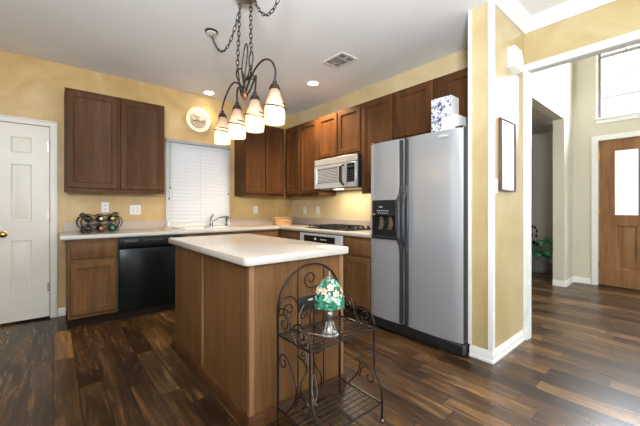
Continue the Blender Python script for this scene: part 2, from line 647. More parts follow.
struct(m.build('wall_left', 'wall'), 'ochre wall of the breakfast area', 'wall')
struct(MB().box(SX0, SX1, SY0, SY1, 0, CL).build('wall_fridge_side', 'stub'), 'pale gold wall end beside the fridge', 'wall')
# opening wall between the living room and the foyer
m = MB()
m.box(3.20, 3.27, SY0 - 0.015, SY1 + 0.1, 0, 5.2)
m.box(3.20, 3.27, -4.2, SY0 - 0.015, 2.38, 5.2)
struct(m.build('wall_opening', 'stub'), 'gold wall above the wide cased opening to the foyer', 'wall')
# foyer shell
m = MB()
FY = 1.245
m.box(3.28, 5.74, FY, FY + 0.12, 2.47, 5.2)
m.box(5.74, 6.25, FY, FY + 0.14, 0, 5.2)
struct(m.build('wall_foyer_left', 'foyer'), 'beige foyer wall above the hallway opening', 'wall')
m = MB()
FX = 6.25
E0, E1, EZ = 0.03, 0.945, 2.16       # front door opening in y
V0, V1, VZ0, VZ1 = -0.05, 0.965, 2.50, 3.92
for (a, b, c, d) in ((E1, FY + 0.14, 0, 5.2), (V1, E1, 2.4, 2.401)):
    m.box(FX, FX + 0.16, a, b, c, d)
m.box(FX, FX + 0.16, E0, E1, EZ, VZ0)
m.box(FX, FX + 0.16, -0.6, E0, 0, VZ0)
m.box(FX, FX + 0.16, V1 - 0.02, E1, VZ0, 5.2)
m.box(FX, FX + 0.16, -0.6, V0, VZ0, 5.2)
m.box(FX, FX + 0.16, V0, V1 - 0.02, VZ1, 5.2)
m.box(FX, FX + 0.16, -3.0, -0.6, 0, 5.2)
struct(m.build('wall_foyer_front', 'foyer'), 'beige wall around the front door', 'wall')
struct(MB().box(3.20, 6.41, -4.2, FY + 0.14, 5.2, 5.3).build('ceiling_foyer', 'ceiling'), 'high white foyer ceiling', 'ceiling')
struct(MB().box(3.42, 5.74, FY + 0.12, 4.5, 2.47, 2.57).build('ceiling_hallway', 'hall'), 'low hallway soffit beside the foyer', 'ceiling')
m = MB()
m.box(7.9, 8.05, FY, 4.5, 0, 2.75)
m.box(6.41, 8.05, FY, FY + 0.12, 0, 2.75)
m.box(3.42, 6.1, 4.5, 4.62, 0, 2.75)
m.box(6.1, 8.05, 4.5, 4.62, 0, 0.6)
m.box(6.1, 8.05, 4.5, 4.62, 2.2, 2.75)
m.box(5.74, 8.05, FY + 0.14, 4.5, 2.75, 2.85)
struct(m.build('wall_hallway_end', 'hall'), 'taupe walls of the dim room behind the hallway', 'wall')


def base_run(name, pts, h=0.09, t=0.014, side=1):
    """baseboard swept along floor points; side picks which side of the line is the room"""
    m = MB()
    prof = [(0, 0), (t + 0.008, 0), (t + 0.008, 0.018), (t, 0.022), (t, h - 0.018), (t * 0.5, h - 0.004), (t * 0.4, h), (0, h)]
    P = [Vector((p[0], p[1], 0)) for p in pts]
    rings = []
    for i in range(len(P)):
        dirs = []
        if i > 0:
            dirs.append((P[i] - P[i - 1]).normalized())
        if i < len(P) - 1:
            dirs.append((P[i + 1] - P[i]).normalized())
        ns = [Vector((d.y, -d.x, 0)) * side for d in dirs]
        if len(ns) == 2:
            n = (ns[0] + ns[1])
            n = n / max(1e-6, n.dot(ns[0]))
        else:
            n = ns[0]
        rings.append([P[i] + n * a + Vector((0, 0, b)) for a, b in prof])
    m.loft(rings)
    return struct(m.build(name, 'trim'))


base_run('baseboard_fridge_side', [(SX0, SY1), (SX0, SY0), (3.158, SY0)], 0.085)
base_run('baseboard_back', [(0.033, YB), (0.10, YB)], 0.085)
base_run('baseboard_foyer_left', [(5.74, FY + 0.14), (5.74, FY), (FX, FY), (FX, 1.03)], 0.085)
# painted corner trims of the stub wall
m = MB()
m.box(SX0 - 0.012, SX0, SY0 - 0.012, SY0 + 0.022, 0.09, CL)
m.box(SX0, SX0 + 0.03, SY0 - 0.012, SY0, 0.09, CL)
struct(m.build('trim_1', 'trim'))
m = MB()
m.box(SX0 - 0.012, SX0, SY1 - 0.012, SY1, 0.09, CK)
m.box(SX0 - 0.012, SX0 + 0.2, SY1, SY1 + 0.012, 0.09, CK)
struct(m.build('trim_2', 'trim'))


# cased opening to the foyer
def casing_profile_boxes(m, x0, x1, y0, y1, z0, z1):
    m.box(x0, x1, y0, y1, z0, z1, 0.004)


m = MB()
OY = SY0 - 0.036
m.box(3.179, 3.1995, OY + 0.003, SY0 - 0.001, 0.12, 2.42, 0.004)
m.box(3.171, 3.1785, OY + 0.022, SY0 - 0.001, 0.12, 2.42, 0.002)
m.box(3.179, 3.1995, -4.1, OY + 0.0025, 2.362, 2.42, 0.004)
m.box(3.171, 3.1785, -4.1, OY + 0.0215, 2.405, 2.42, 0.002)
m.box(3.2005, 3.275, OY, SY0 - 0.0155, 0.0, 2.36)
m.box(3.2005, 3.275, -4.1, SY0 - 0.0155, 2.361, 2.379)
m.box(3.160, 3.1995, OY, SY0 - 0.0005, 0.0, 0.1195, 0.004)
struct(m.build('trim_3', 'trim'), 'white casing around the wide foyer opening', 'trim')

# crown moulding round the living room corner
prof = [(0, 0), (0.012, 0), (0.016, 0.014), (0.030, 0.030), (0.052, 0.058), (0.070, 0.072), (0.074, 0.09), (0.078, 0.10), (0, 0.10)]
m = MB()
path = [(SX0, SY0), (SX1, SY0), (SX1, -4.1)]
rings = []
for i, (px, py) in enumerate(path):
    n = [(0, -1), (-1, -1), (-1, 0)][i]
    rings.append([Vector((px + n[0] * a, py + n[1] * a, CL - 0.10 + b)) for a, b in prof])
m.loft(rings)
struct(m.build('trim_4', 'trim'), 'white crown moulding below the ceiling', 'trim')

# ------------------------------------------------------------------ kitchen window with blind
w = struct(bpy.data.objects.new('window_1', None))
COL.objects.link(w)
w.location = (WX0, YB, WZ0)
m = MB()
ww, wh = WX1 - WX0, WZ1 - WZ0
m.box(0, 0.045, 0.07, 0.13, 0, wh)
m.box(ww - 0.045, ww, 0.07, 0.13, 0, wh)
m.box(0.045, ww - 0.045, 0.07, 0.13, 0, 0.05)
m.box(0.045, ww - 0.045, 0.07, 0.13, wh - 0.05, wh)
m.box(0.045, ww - 0.045, 0.075, 0.125, wh * 0.5 - 0.025, wh * 0.5 + 0.025)
m.build('window_frame', 'trim', w)
MB().box(0.045, ww - 0.045, 0.095, 0.10, 0.05, wh - 0.05).build('pane', 'glass', w)
MB().box(-0.02, ww + 0.02, -0.02, 0.07, -0.03, 0.0, 0.004).build('window_sill', 'trim', w)

b = thing('window_blind', 'white horizontal slat blind covering the window over the sink', 'blind', (1.53, YB - 0.03, 2.05))
bw = 0.435
MB().box(-bw, bw, -0.0285, 0.028, -0.045, 0.0, 0.004).build('head_rail', 'greytrim' if 'greytrim' in M else 'white', b)
m = MB()
ns = 23
for i in range(ns):
    z = -0.065 - i * 0.0464 - (0.007 if i > 11 else 0)
    c = Vector((0, 0, z))
    a = math.radians(64)
    hw = 0.030
    dy, dz = math.cos(a) * hw, math.sin(a) * hw
    q = [(-dy, -dz), (-dy * 0.3, -dz * 0.3 + 0.002), (dy * 0.3, dz * 0.3 + 0.002), (dy, dz)]
    r0 = [Vector((-bw + 0.004, y_, z + z_)) for y_, z_ in q] + [Vector((-bw + 0.004, y_ + 0.0015, z + z_ - 0.001)) for y_, z_ in reversed(q)]
    r1 = [v + Vector((2 * bw - 0.008, 0, 0)) for v in r0]
    m.loft([r0, r1])
m.build('slats', 'blind', b)
MB().box(-bw + 0.004, bw - 0.004, -0.015, 0.015, -0.065 - ns * 0.0464 - 0.012, -0.065 - ns * 0.0464 + 0.010, 0.003).build('bottom_rail', 'white', b)
m = MB()
for x in (-0.36, 0.0, 0.36):
    m.box(x - 0.001, x + 0.001, -0.024, -0.022, -0.065 - ns * 0.0464, -0.04)
m.build('ladder_cord', 'white', b)
for x, z in ((-0.385, -0.62), (0.395, -0.68), (-0.40, -0.76)):
    m = MB()
    m.tube([(x, -0.032, -0.04), (x, -0.032, z)], 0.0012, 5)
    m.lathe([(0.003, z + 0.003), (0.008, z - 0.012), (0.009, z - 0.02), (0.004, z - 0.024)], (x, -0.032, 0), 10)
    m.build('pull_cord', 'graphite', b)

# ------------------------------------------------------------------ pantry door
d = struct(bpy.data.objects.new('door_1', None), 'narrow cream pantry door with raised panels', 'door')
COL.objects.link(d)
d.location = ((DX0 + DX1) / 2, YB, 0)
hw = (DX1 - DX0) / 2
m = MB()
op = [(-0.325 + 0.2425, -0.172 + 0.2425, 1.715, 1.875), (-0.325 + 0.2425, -0.172 + 0.2425, 1.02, 1.60), (-0.325 + 0.2425, -0.172 + 0.2425, 0.25, 0.83)]
m.framed(-hw + 0.004, hw - 0.004, 0.022, DZ - 0.004, op, -0.018, 0.02,
         ((0, 0), (0.006, 0.007), (0.014, 0.009), (0.022, 0.009), (0.046, 0.002)))
m.build('door_panel', 'door', d)
m = MB()
cw = 0.062
for (a, b_, c, e) in ((-hw - cw, -hw, 0, DZ + cw), (hw, hw + cw, 0, DZ + cw), (-hw, hw, DZ, DZ + cw)):
    m.box(a, b_, -0.03, 0.0, c, e, 0.003)
for (a, b_, c, e) in ((-hw - cw, -hw - cw + 0.016, 0, DZ + cw), (hw + cw - 0.016, hw + cw, 0, DZ + cw), (-hw - cw, hw + cw, DZ + cw - 0.016, DZ + cw)):
    m.box(a, b_, -0.036, -0.028, c, e, 0.003)
m.build('door_casing', 'door', d)
m = MB()
m.lathe([(0.03, -0.018), (0.032, -0.024), (0.012, -0.03), (0.012, -0.05), (0.027, -0.06), (0.03, -0.075), (0.02, -0.086), (0.002, -0.088)], (-hw + 0.075, 0, 0.90), 18, 'Y')
m.build('door_knob', 'brass', d)
for z in (1.80, 1.06, 0.33):
    m = MB()
    m.lathe([(0.007, z - 0.045), (0.007, z + 0.045)], (hw - 0.002, -0.026, 0), 10)
    m.box(hw - 0.022, hw - 0.002, -0.0205, -0.0185, z - 0.045, z + 0.045)
    m.build('hinge', 'pewter', d)


# ------------------------------------------------------------------ cabinets
def cab_door(root, x0, x1, z0, z1, mat='cab', fw=0.052):
    m = MB()
    b_ = 0.005
    m.framed(x0 + b_, x1 - b_, z0 + b_, z1 - b_, [(x0 + fw, x1 - fw, z0 + fw, z1 - fw)], -0.022, -0.0005,
             ((0.0, 0.0), (0.002, 0.003), (0.008, 0.005), (0.010, 0.012), (0.013, 0.013)))
    def rc(i, y):
        return [Vector((x0 + i, y, z0 + i)), Vector((x1 - i, y, z0 + i)), Vector((x1 - i, y, z1 - i)), Vector((x0 + i, y, z1 - i))]
    m.loft([rc(b_, -0.0005), rc(0, -0.0005), rc(0, -0.016), rc(0.002, -0.020), rc(b_, -0.022)], False, False)
    return m.build('door', mat, root)


def cab_drawer(root, x0, x1, z0, z1, mat='cab'):
    m = MB()
    e = 0.012
    rr = [[Vector((a, y, c)) for a, c in ((x0 + i, z0 + i), (x1 - i, z0 + i), (x1 - i, z1 - i), (x0 + i, z1 - i))]
          for i, y in ((0, -0.0005), (0, -0.011), (e * 0.5, -0.017), (e, -0.02))]
    m.loft(rr)
    return m.build('drawer', mat, root)


def cabinet(label, loc, rot, w, d, z0, z1, doors, drawers=(), toe=0.0, mat='cab', cat='cabinet', name='wall_cabinet', group=None):
    r = thing(name, label, cat, loc, rot, group)
    m = MB()
    m.box(0, w, 0, d, z0 + toe, z1)
    if toe == 0:
        m.box(0.0, w, 0.0, 0.02, z0 - 0.012, z0)
    m.build('body', mat, r)
    if toe:
        MB().box(0.0, w, 0.07, d, z0, z0 + toe).build('toe_kick', 'dark', r)
    for q in doors:
        cab_door(r, *q, mat=mat)
    for q in drawers:
        cab_drawer(r, *q, mat=mat)
    return r


R90 = -PI / 2
UZ0, UZ1 = 1.335, 2.375
# back wall, left of the window
cabinet('dark brown double-door wall cabinet left of the window', (0.085, 4.09, 0), 0, 0.925, 0.305, UZ0, UZ1,
        [(0.012, 0.452, UZ0 + 0.03, UZ1 - 0.02), (0.478, 0.913, UZ0 + 0.03, UZ1 - 0.02)])
# back wall, right of the window
cabinet('brown two-door wall cabinet between window and corner', (2.045, 4.09, 0), 0, 0.675, 0.305, UZ0, UZ1,
        [(0.012, 0.330, UZ0 + 0.03, UZ1 - 0.02), (0.342, 0.655, UZ0 + 0.03, UZ1 - 0.02)])
# right wall
UX, UD = 2.742, 0.322
cabinet('brown two-door wall cabinet left of the microwave by the corner', (UX, 4.088, 0), R90, 0.806, UD, UZ0, UZ1,
        [(0.035, 0.385, UZ0 + 0.03, UZ1 - 0.02), (0.405, 0.790, UZ0 + 0.03, UZ1 - 0.02)])
cabinet('short two-door wall cabinet above the microwave', (UX, 3.28, 0), R90, 0.776, UD, 1.80, UZ1,
        [(0.012, 0.372, 1.82, UZ1 - 0.02), (0.392, 0.764, 1.82, UZ1 - 0.02)])
cabinet('tall single-door wall cabinet between microwave and refrigerator', (UX, 2.502, 0), R90, 0.452, UD, UZ0, UZ1,
        [(0.012, 0.440, UZ0 + 0.03, UZ1 - 0.02)])
cabinet('two-door wall cabinet over the refrigerator', (UX, 2.048, 0), R90, 0.885, UD, 1.87, UZ1,
        [(0.012, 0.455, 1.885, UZ1 - 0.02), (0.505, 0.873, 1.885, UZ1 - 0.02)])

# base cabinets
CT = 0.90     # worktop top
CB = 0.86
BY = 3.80
cabinet('base cabinet with one drawer and one door under the wine rack', (0.10, BY, 0), 0, 0.40, 0.595, 0, CB,
        [(0.018, 0.385, 0.135, 0.635)], [(0.018, 0.385, 0.665, 0.825)], 0.10, name='base_cabinet', mat='cabbase')
skb = cabinet('sink base cabinet right of the black dishwasher', (1.125, BY, 0), 0, 0.86, 0.595, 0, CB - 0.06,
        [(0.015, 0.423, 0.135, 0.635), (0.437, 0.845, 0.135, 0.635)], [(0.015, 0.845, 0.665, 0.79)], 0.10, name='base_cabinet', mat='cabbase')
MB().box(0.0, 0.86, 0.0, 0.018, CB - 0.0595, CB - 0.001).build('front_rail', 'cabbase', skb)
cabinet('corner base cabinet with drawer right of the sink', (1.99, BY, 0), 0, 0.455, 0.595, 0, CB,
        [(0.015, 0.425, 0.135, 0.635)], [(0.015, 0.425, 0.665, 0.825)], 0.10, name='base_cabinet', mat='cabbase')
BX = 2.45
cabinet('narrow base cabinet with drawer left of the oven', (BX, 3.795, 0), R90, 0.49, 0.615, 0, CB,
        [(0.05, 0.475, 0.135, 0.635)], [(0.05, 0.475, 0.665, 0.825)], 0.10, name='base_cabinet', mat='cabbase')
cabinet('base cabinet with drawer and door between oven and refrigerator', (BX, 2.495, 0), R90, 0.395, 0.615, 0, CB,
        [(0.02, 0.38, 0.135, 0.635)], [(0.02, 0.38, 0.665, 0.825)], 0.10, name='base_cabinet', mat='cabbase')

# ------------------------------------------------------------------ worktop with sink cut-out
wt = thing('worktop', 'cream laminate L-shaped worktop along the back and right walls', 'worktop', (0.045, YB, 0))
ox, oy = 0.045, YB
SKX0, SKX1, SKY0, SKY1 = 1.20, 1.90, 3.87, 4.26


def rel(x0, x1, y0, y1):
    return x0 - ox, x1 - ox, y0 - oy, y1 - oy


m = MB()
FE = 3.765
WTY = YB - 0.002
for (a, b_, c, e) in ((0.045, SKX0, FE + 0.02, WTY), (SKX1, XR - 0.002, FE + 0.02, WTY), (SKX0, SKX1, FE + 0.02, SKY0), (SKX0, SKX1, SKY1, WTY),
                      (2.44, XR - 0.002, 2.10, FE + 0.02)):
    m.box(*rel(a, b_, c, e), CB, CT)
# rounded front edges
def nose(m, x0, x1, y0, y1, along):
    pts = [(0.0, CB), (-0.016, CB), (-0.02, CB + 0.005), (-0.02, CT - 0.008), (-0.016, CT - 0.002), (-0.010, CT), (0, CT)]
    if along == 'X':
        m.loft([[Vector((x - ox, y0 + a - oy, b)) for a, b in pts] for x in (x0, x1)])
    else:
        m.loft([[Vector((x0 + a - ox, y - oy, b)) for a, b in pts] for y in (y0, y1)])
nose(m, 0.045, 2.44, FE + 0.02, 0, 'X')
nose(m, 2.44, 0, 2.10, FE + 0.02, 'Y')
m.build('surface', 'counter', wt)
for q in ((0.075, 1.09, YB - 0.022, WTY), (1.97, XR - 0.022, YB - 0.022, WTY), (XR - 0.022, XR - 0.002, 2.10, WTY)):
    MB().box(*rel(*q), CT, CT + 0.10, 0.003).build('splash_lip', 'splash', wt)

# sink
s = thing('kitchen_sink', 'double-bowl stainless sink set into the worktop under the window', 'sink', (1.55, 4.065, CT))
m = MB()
hw_, hd_ = 0.37, 0.215
for sx in (-1, 1):
    x0, x1 = (-hw_ + 0.04, -0.015) if sx < 0 else (0.015, hw_ - 0.04)
    def rect(x0, x1, y0, y1, z):
        return [Vector((x0, y0, z)), Vector((x1, y0, z)), Vector((x1, y1, z)), Vector((x0, y1, z))]
    m.loft([rect(x0 - 0.002, x1 + 0.002, -0.172, 0.172, 0.004), rect(x0 + 0.004, x1 - 0.004, -0.166, 0.166, -0.01), rect(x0 + 0.02, x1 - 0.02, -0.15, 0.15, -0.095)], False, True)
m.build('bowl', 'steelh', s)
m = MB()
for (a, b_, c, e) in ((-hw_, -hw_ + 0.04, -hd_, hd_), (hw_ - 0.04, hw_, -hd_, hd_), (-hw_ + 0.04, hw_ - 0.04, -hd_, -0.172), (-hw_ + 0.04, hw_ - 0.04, 0.172, hd_), (-0.015, 0.015, -0.172, 0.172)):
    m.box(a, b_, c, e, 0.0005, 0.006)
m.build('rim', 'steelh', s)

f = thing('kitchen_faucet', 'chrome single-lever faucet with curved spout behind the sink', 'faucet', (1.66, 4.30, CT))
m = MB()
m.lathe([(0.03, 0), (0.03, 0.006), (0.024, 0.012), (0.022, 0.07), (0.02, 0.085), (0.008, 0.095)], n=18)
m.build('body', 'chrome', f)
MB().tube(smoothpath([(0, 0, 0.05), (0.03, -0.01, 0.075), (0.09, -0.03, 0.115), (0.15, -0.05, 0.135), (0.20, -0.07, 0.135), (0.22, -0.078, 0.120)], 6), 0.011, 10).build('spout', 'chrome', f)
MB().tube(smoothpath([(0, 0, 0.085), (-0.004, 0.0, 0.115), (0.016, 0, 0.15), (0.03, 0.0, 0.17)], 6), 0.009, 10, rs=[0.012 - 0.0035 * i / 18 for i in range(19)]).build('lever', 'chrome', f)
sp = thing('side_sprayer', 'small chrome side sprayer right of the faucet', 'sprayer', (1.885, 4.31, CT))
m = MB()
m.lathe([(0.022, 0), (0.022, 0.01), (0.014, 0.02), (0.012, 0.07), (0.017, 0.10), (0.018, 0.115)], n=16)
m.build('body', 'chrome', sp)
MB().tube([(0, 0, 0.11), (0.012, -0.01, 0.125), (0.03, -0.02, 0.128)], 0.012, 10).build('nozzle', 'chrome', sp)

# ------------------------------------------------------------------ dishwasher
dw = thing('dishwasher', 'black built-in dishwasher left of the sink', 'dishwasher', (0.505, BY, 0))
MB().box(0, 0.60, 0.01, 0.57, 0.10, CB - 0.002).build('body', 'blackm', dw)
MB().box(0.004, 0.596, -0.03, 0.008, 0.105, 0.735, 0.006, 2).build('door', 'black', dw)
m = MB()
pr = [(0.008, 0.742), (-0.03, 0.742), (-0.048, 0.752), (-0.05, 0.775), (-0.035, 0.79), (-0.03, 0.845), (0.008, 0.848)]
m.loft([[Vector((x, a, b_)) for a, b_ in pr] for x in (0.004, 0.596)])
cp = m.build('control_panel', 'black', dw)
m = MB()
m.box(0.05, 0.17, -0.0345, -0.031, 0.805, 0.832)
m.build('display', 'graphite', cp)
for k in range(7):
    MB().box(0.24 + k * 0.028, 0.258 + k * 0.028, -0.0345, -0.031, 0.812, 0.826).build('button', 'graphite', cp)
MB().lathe([(0.022, -0.0325), (0.02, -0.045), (0.002, -0.046)], (0.50, 0, 0.818), 16, 'Y').build('dial', 'graphite', cp)
MB().box(0.0, 0.60, 0.05, 0.06, 0.0, 0.10).build('kick_plate', 'dark', dw)

# ------------------------------------------------------------------ oven, cooktop, microwave on the right wall
ov = thing('wall_oven', 'built-in oven with steel frame and black glass below the cooktop', 'oven', (BX, 3.29, 0), R90)
MB().box(0.0, 0.79, 0.0, 0.56, 0.10, CB - 0.004).build('body', 'cab', ov)
MB().box(0.0, 0.79, 0.07, 0.56, 0.0, 0.10).build('toe_kick', 'dark', ov)
m = MB()
m.box(0.008, 0.782, -0.028, -0.002, 0.72, 0.848, 0.004)
m.build('control_panel', 'ovensilver', ov)
m = MB()
m.box(0.10, 0.675, -0.032, -0.0285, 0.745, 0.822)
cpo = m.build('display', 'ovenglass', ov)
m = MB()
m.lathe([(0.014, -0.0325), (0.013, -0.044), (0.002, -0.045)], (0.33, 0, 0.785), 14, 'Y')
m.build('dial', 'greytext', cpo)
for k in range(4):
    MB().box(0.42 + k * 0.03, 0.436 + k * 0.03, -0.0335, -0.0322, 0.778, 0.79).build('button', 'greytext', cpo)
m = MB()
m.framed(0.02, 0.77, 0.15, 0.71, [(0.10, 0.69, 0.24, 0.60)], -0.026, -0.002)
m.build('door', 'ovenglass', ov)
m = MB()
m.tube([(0.08, -0.07, 0.665), (0.71, -0.07, 0.665)], 0.011, 10)
for x in (0.11, 0.68):
    m.tube([(x, -0.026, 0.665), (x, -0.07, 0.665)], 0.008, 8)
m.build('handle', 'steelh', ov)

ck = thing('cooktop', 'black gas cooktop with iron grates set in the right worktop', 'cooktop', (2.76, 2.89, CT))
MB().box(-0.25, 0.25, -0.40, 0.40, 0.0005, 0.008, 0.003).build('glass_top', 'black', ck)
for (bx, by) in ((-0.12, 0.22), (0.12, 0.22), (-0.12, -0.06), (0.12, -0.06)):
    m = MB()
    m.lathe([(0.05, 0.008), (0.05, 0.014), (0.035, 0.016), (0.035, 0.022), (0.03, 0.026), (0.002, 0.026)], (bx, by, 0), 18)
    m.build('burner', 'blackm', ck)
    m = MB()
    g = 0.115
    for q in range(4):
        a = q * PI / 2
        m.box(*(sorted((bx + (0.02 if q == 0 else -g if q == 2 else -0.005), bx + (g if q == 0 else -0.02 if q == 2 else 0.005)))),
              *(sorted((by + (0.02 if q == 1 else -g if q == 3 else -0.005), by + (g if q == 1 else -0.02 if q == 3 else 0.005)))), 0.030, 0.040)
    for (x0, x1, y0, y1) in ((-g, g, -g, -g + 0.01), (-g, g, g - 0.01, g), (-g, -g + 0.01, -g, g), (g - 0.01, g, -g, g)):
        m.box(bx + x0, bx + x1, by + y0, by + y1, 0.026, 0.038)
    for sx in (-1, 1):
        for sy in (-1, 1):
            m.box(bx + sx * (g - 0.006) - 0.006, bx + sx * (g - 0.006) + 0.006, by + sy * (g - 0.006) - 0.006, by + sy * (g - 0.006) + 0.006, 0.008, 0.03)
    m.build('grate', 'blackm', ck)
for k in range(5):
    m = MB()
    x = -0.19 + k * 0.09
    m.lathe([(0.022, 0.008), (0.022, 0.014), (0.017, 0.018), (0.016, 0.036), (0.002, 0.038)], (x, -0.32, 0), 16)
    m.box(x - 0.003, x + 0.003, -0.336, -0.304, 0.034, 0.042)
    m.build('knob', 'blackm', ck)

mw = thing('microwave', 'stainless over-the-range microwave under the short wall cabinet', 'microwave', (2.69, 3.272, 1.41), R90)
MW, MH = 0.762, 0.375
MB().box(0, MW, 0.0, 0.37, 0.0, MH).build('body', 'blackm', mw)
m = MB()
m.box(0.0, MW, -0.032, -0.001, MH - 0.075, MH, 0.004)
m.build('vent_panel', 'steelh', mw)
m = MB()
m.framed(0.0, 0.60, 0.0, MH - 0.082, [(0.045, 0.455, 0.06, MH - 0.118)], -0.034, -0.001, ((0, 0), (0.003, 0.004), (0.005, 0.004)))
dd = m.build('door', 'steelh', mw)
m = MB()
m.box(0.051, 0.449, -0.0325, -0.0302, 0.066, MH - 0.124)
m.build('window', 'mwglass', dd)
m = MB()
for i in range(9):
    z = 0.078 + i * 0.0185
    m.box(0.056, 0.444, -0.0332, -0.0325, z, z + 0.006)
m.build('window_lines', 'greytext', dd)
m = MB()
m.tube(smoothpath([(0.555, -0.034, 0.03), (0.555, -0.065, 0.05), (0.553, -0.072, 0.147), (0.555, -0.065, 0.245), (0.555, -0.034, 0.265)], 6), 0.012, 10)
m.build('handle', 'blackm', dd)
MB().box(0.478, 0.53, -0.0365, -0.0342, 0.06, MH - 0.118).build('dark_strip', 'black', dd)
MB().box(0.604, MW, -0.034, -0.001, 0.0, MH - 0.082, 0.003).build('control_surround', 'steelh', mw)
cpm = MB().box(0.614, MW - 0.03, -0.037, -0.0345, 0.055, MH - 0.10, 0.001).build('control_panel', 'black', mw)
m = MB()
for i in range(5):
    for j in range(3):
        m.box(0.626 + j * 0.033, 0.650 + j * 0.033, -0.0382, -0.0371, 0.068 + i * 0.028, 0.084 + i * 0.028)
m.box(0.626, 0.716, -0.0382, -0.0371, 0.225, 0.252)
m.build('buttons', 'graphite', cpm)
MB().box(0.03, MW - 0.03, 0.03, 0.35, -0.014, -0.001).build('underside_filter', 'pewter', mw)

MB().box(0.30, 0.42, 0.04, 0.10, -0.018, -0.0145).build('hood_lamp', 'hoodlamp', mw)
hl = bpy.data.lights.new('hood_lamp', 'AREA')
hl.shape = 'RECTANGLE'
hl.size, hl.size_y = 0.6, 0.2
hl.energy = 3.5
hl.color = (1.0, 0.92, 0.78)
ho = bpy.data.objects.new('hood_lamp_light', hl)
COL.objects.link(ho)
ho.parent = mw
ho.location = (0.38, 0.15, -0.022)

# ------------------------------------------------------------------ refrigerator
fr = thing('refrigerator', 'stainless side-by-side refrigerator with dispenser at the end of the right wall', 'refrigerator', (2.40, 2.095, 0), R90)
FW, FH = 0.94, 1.785
FD0 = 0.085
MB().box(0.004, FW - 0.004, FD0, 0.655, 0.03, FH - 0.015).build('body', 'blackm', fr)
SPL = 0.405


def curved_door(x0, x1, name, hole=None):
    m = MB()

    def front(u):
        t = min(1.0, max(0.0, (u - x0 - 0.004) / (x1 - x0 - 0.008)))
        return 0.014 - 0.014 * (1 - (2 * t - 1) ** 2) + (0.012 if u <= x0 + 0.0045 or u >= x1 - 0.0045 else 0.0)

    def piece(ua, ub, za, zb, n=10):
        prof = [(ua, FD0 - 0.004)]
        for i in range(n + 1):
            u = max(ua, x0 + 0.004) + (min(ub, x1 - 0.004) - max(ua, x0 + 0.004)) * i / n
            prof.append((u, front(u)))
        prof.append((ub, FD0 - 0.004))
        m.loft([[Vector((u, y, z)) for u, y in prof] for z in (za, zb)])

    if hole:
        hx0, hx1, hz0, hz1 = hole
        piece(x0, x1, 0.105, hz0)
        piece(x0, x1, hz1, FH)
        piece(x0, hx0, hz0, hz1, 3)
        piece(hx1, x1, hz0, hz1, 4)
    else:
        piece(x0, x1, 0.105, FH)
    for fc in m.bm.faces:
        if len(fc.verts) == 4:
            fc.smooth = True
            if max(v.co.y for v in fc.verts) > FD0 - 0.005:
                fc.material_index = 1
    return m.build(name, ['steel', 'blackm'], fr)


DZ0, DZ1, DX_0, DX_1 = 0.865, 1.235, 0.048, 0.348
fd = curved_door(0.0, SPL - 0.004, 'freezer_door', (DX_0, DX_1, DZ0, DZ1))
rd = curved_door(SPL + 0.004, FW, 'door')


def fridge_handle(x, parent, sgn):
    m = MB()
    # full-height dark edge strip with a bowed grip in the middle
    m.box(x - 0.017, x + 0.017, -0.004, 0.02, 0.115, FH - 0.01, 0.004)
    path = smoothpath([(x, -0.004, 1.36), (x, -0.012, 1.30), (x + sgn * 0.002, -0.05, 1.22), (x + sgn * 0.003, -0.062, 1.06), (x + sgn * 0.002, -0.05, 0.90), (x, -0.012, 0.82), (x, -0.004, 0.76)], 6)
    rings = []
    for p in path:
        rings.append([p + Vector(q) for q in ((-0.014, 0, 0), (-0.009, -0.01, 0), (0.009, -0.01, 0), (0.014, 0, 0), (0.009, 0.008, 0), (-0.009, 0.008, 0))])
    m.loft(rings, smooth=True)
    return m.build('handle', 'graphite', parent)


fridge_handle(SPL - 0.026, fd, -1)
fridge_handle(SPL + 0.030, rd, 1)
# dispenser
dp = MB()
dp.box(DX_0, DX_1, -0.008, 0.07, DZ1 - 0.15, DZ1, 0.003)
dp.box(DX_0, DX_0 + 0.014, -0.008, 0.07, DZ0, DZ1 - 0.15)
dp.box(DX_1 - 0.014, DX_1, -0.008, 0.07, DZ0, DZ1 - 0.15)
dp.box(DX_0, DX_1, -0.018, 0.07, DZ0, DZ0 + 0.028, 0.003)
dp.box(DX_0 + 0.014, DX_1 - 0.014, 0.06, 0.07, DZ0 + 0.028, DZ1 - 0.15)
dpo = dp.build('dispenser', 'blackm', fd)
m = MB()
m.box(0.135, 0.175, -0.0098, -0.0081, 1.165, 1.172)
for k in range(6):
    m.box(0.11 + k * 0.024, 0.124 + k * 0.024, -0.0098, -0.0081, 1.128, 1.136)
m.box(0.12, 0.245, -0.0098, -0.0081, 1.108, 1.112)
m.box(0.06, 0.085, -0.0098, -0.0081, 1.095, 1.102)
m.build('print', 'greytext', dpo)
for x in (0.145, 0.255):
    m = MB()
    m.loft([[Vector((x - 0.035, 0.03, 1.075)), Vector((x - 0.005, 0.03, 1.075)), Vector((x - 0.005, 0.045, 1.075)), Vector((x - 0.035, 0.045, 1.075))],
            [Vector((x - 0.018, 0.012, 1.01)), Vector((x + 0.026, 0.012, 1.01)), Vector((x + 0.026, 0.03, 1.01)), Vector((x - 0.018, 0.03, 1.01))],
            [Vector((x - 0.034, 0.008, 0.955)), Vector((x + 0.012, 0.008, 0.955)), Vector((x + 0.012, 0.022, 0.955)), Vector((x - 0.034, 0.022, 0.955))]])
    m.build('paddle', 'pewter', dpo)
m = MB()
m.lathe([(0.045, -0.009), (0.044, -0.0125), (0.002, -0.013)], (0, 0, 0), 28, 'Y')
for v in m.bm.verts:
    v.co.z = v.co.z * 0.42 + 1.738
    v.co.x += 0.785
bd = m.build('badge', 'steelh', rd)
m = MB()
m.box(0.755, 0.815, -0.0142, -0.0131, 1.735, 1.741)
m.build('badge_print', 'white', bd)
m = MB()
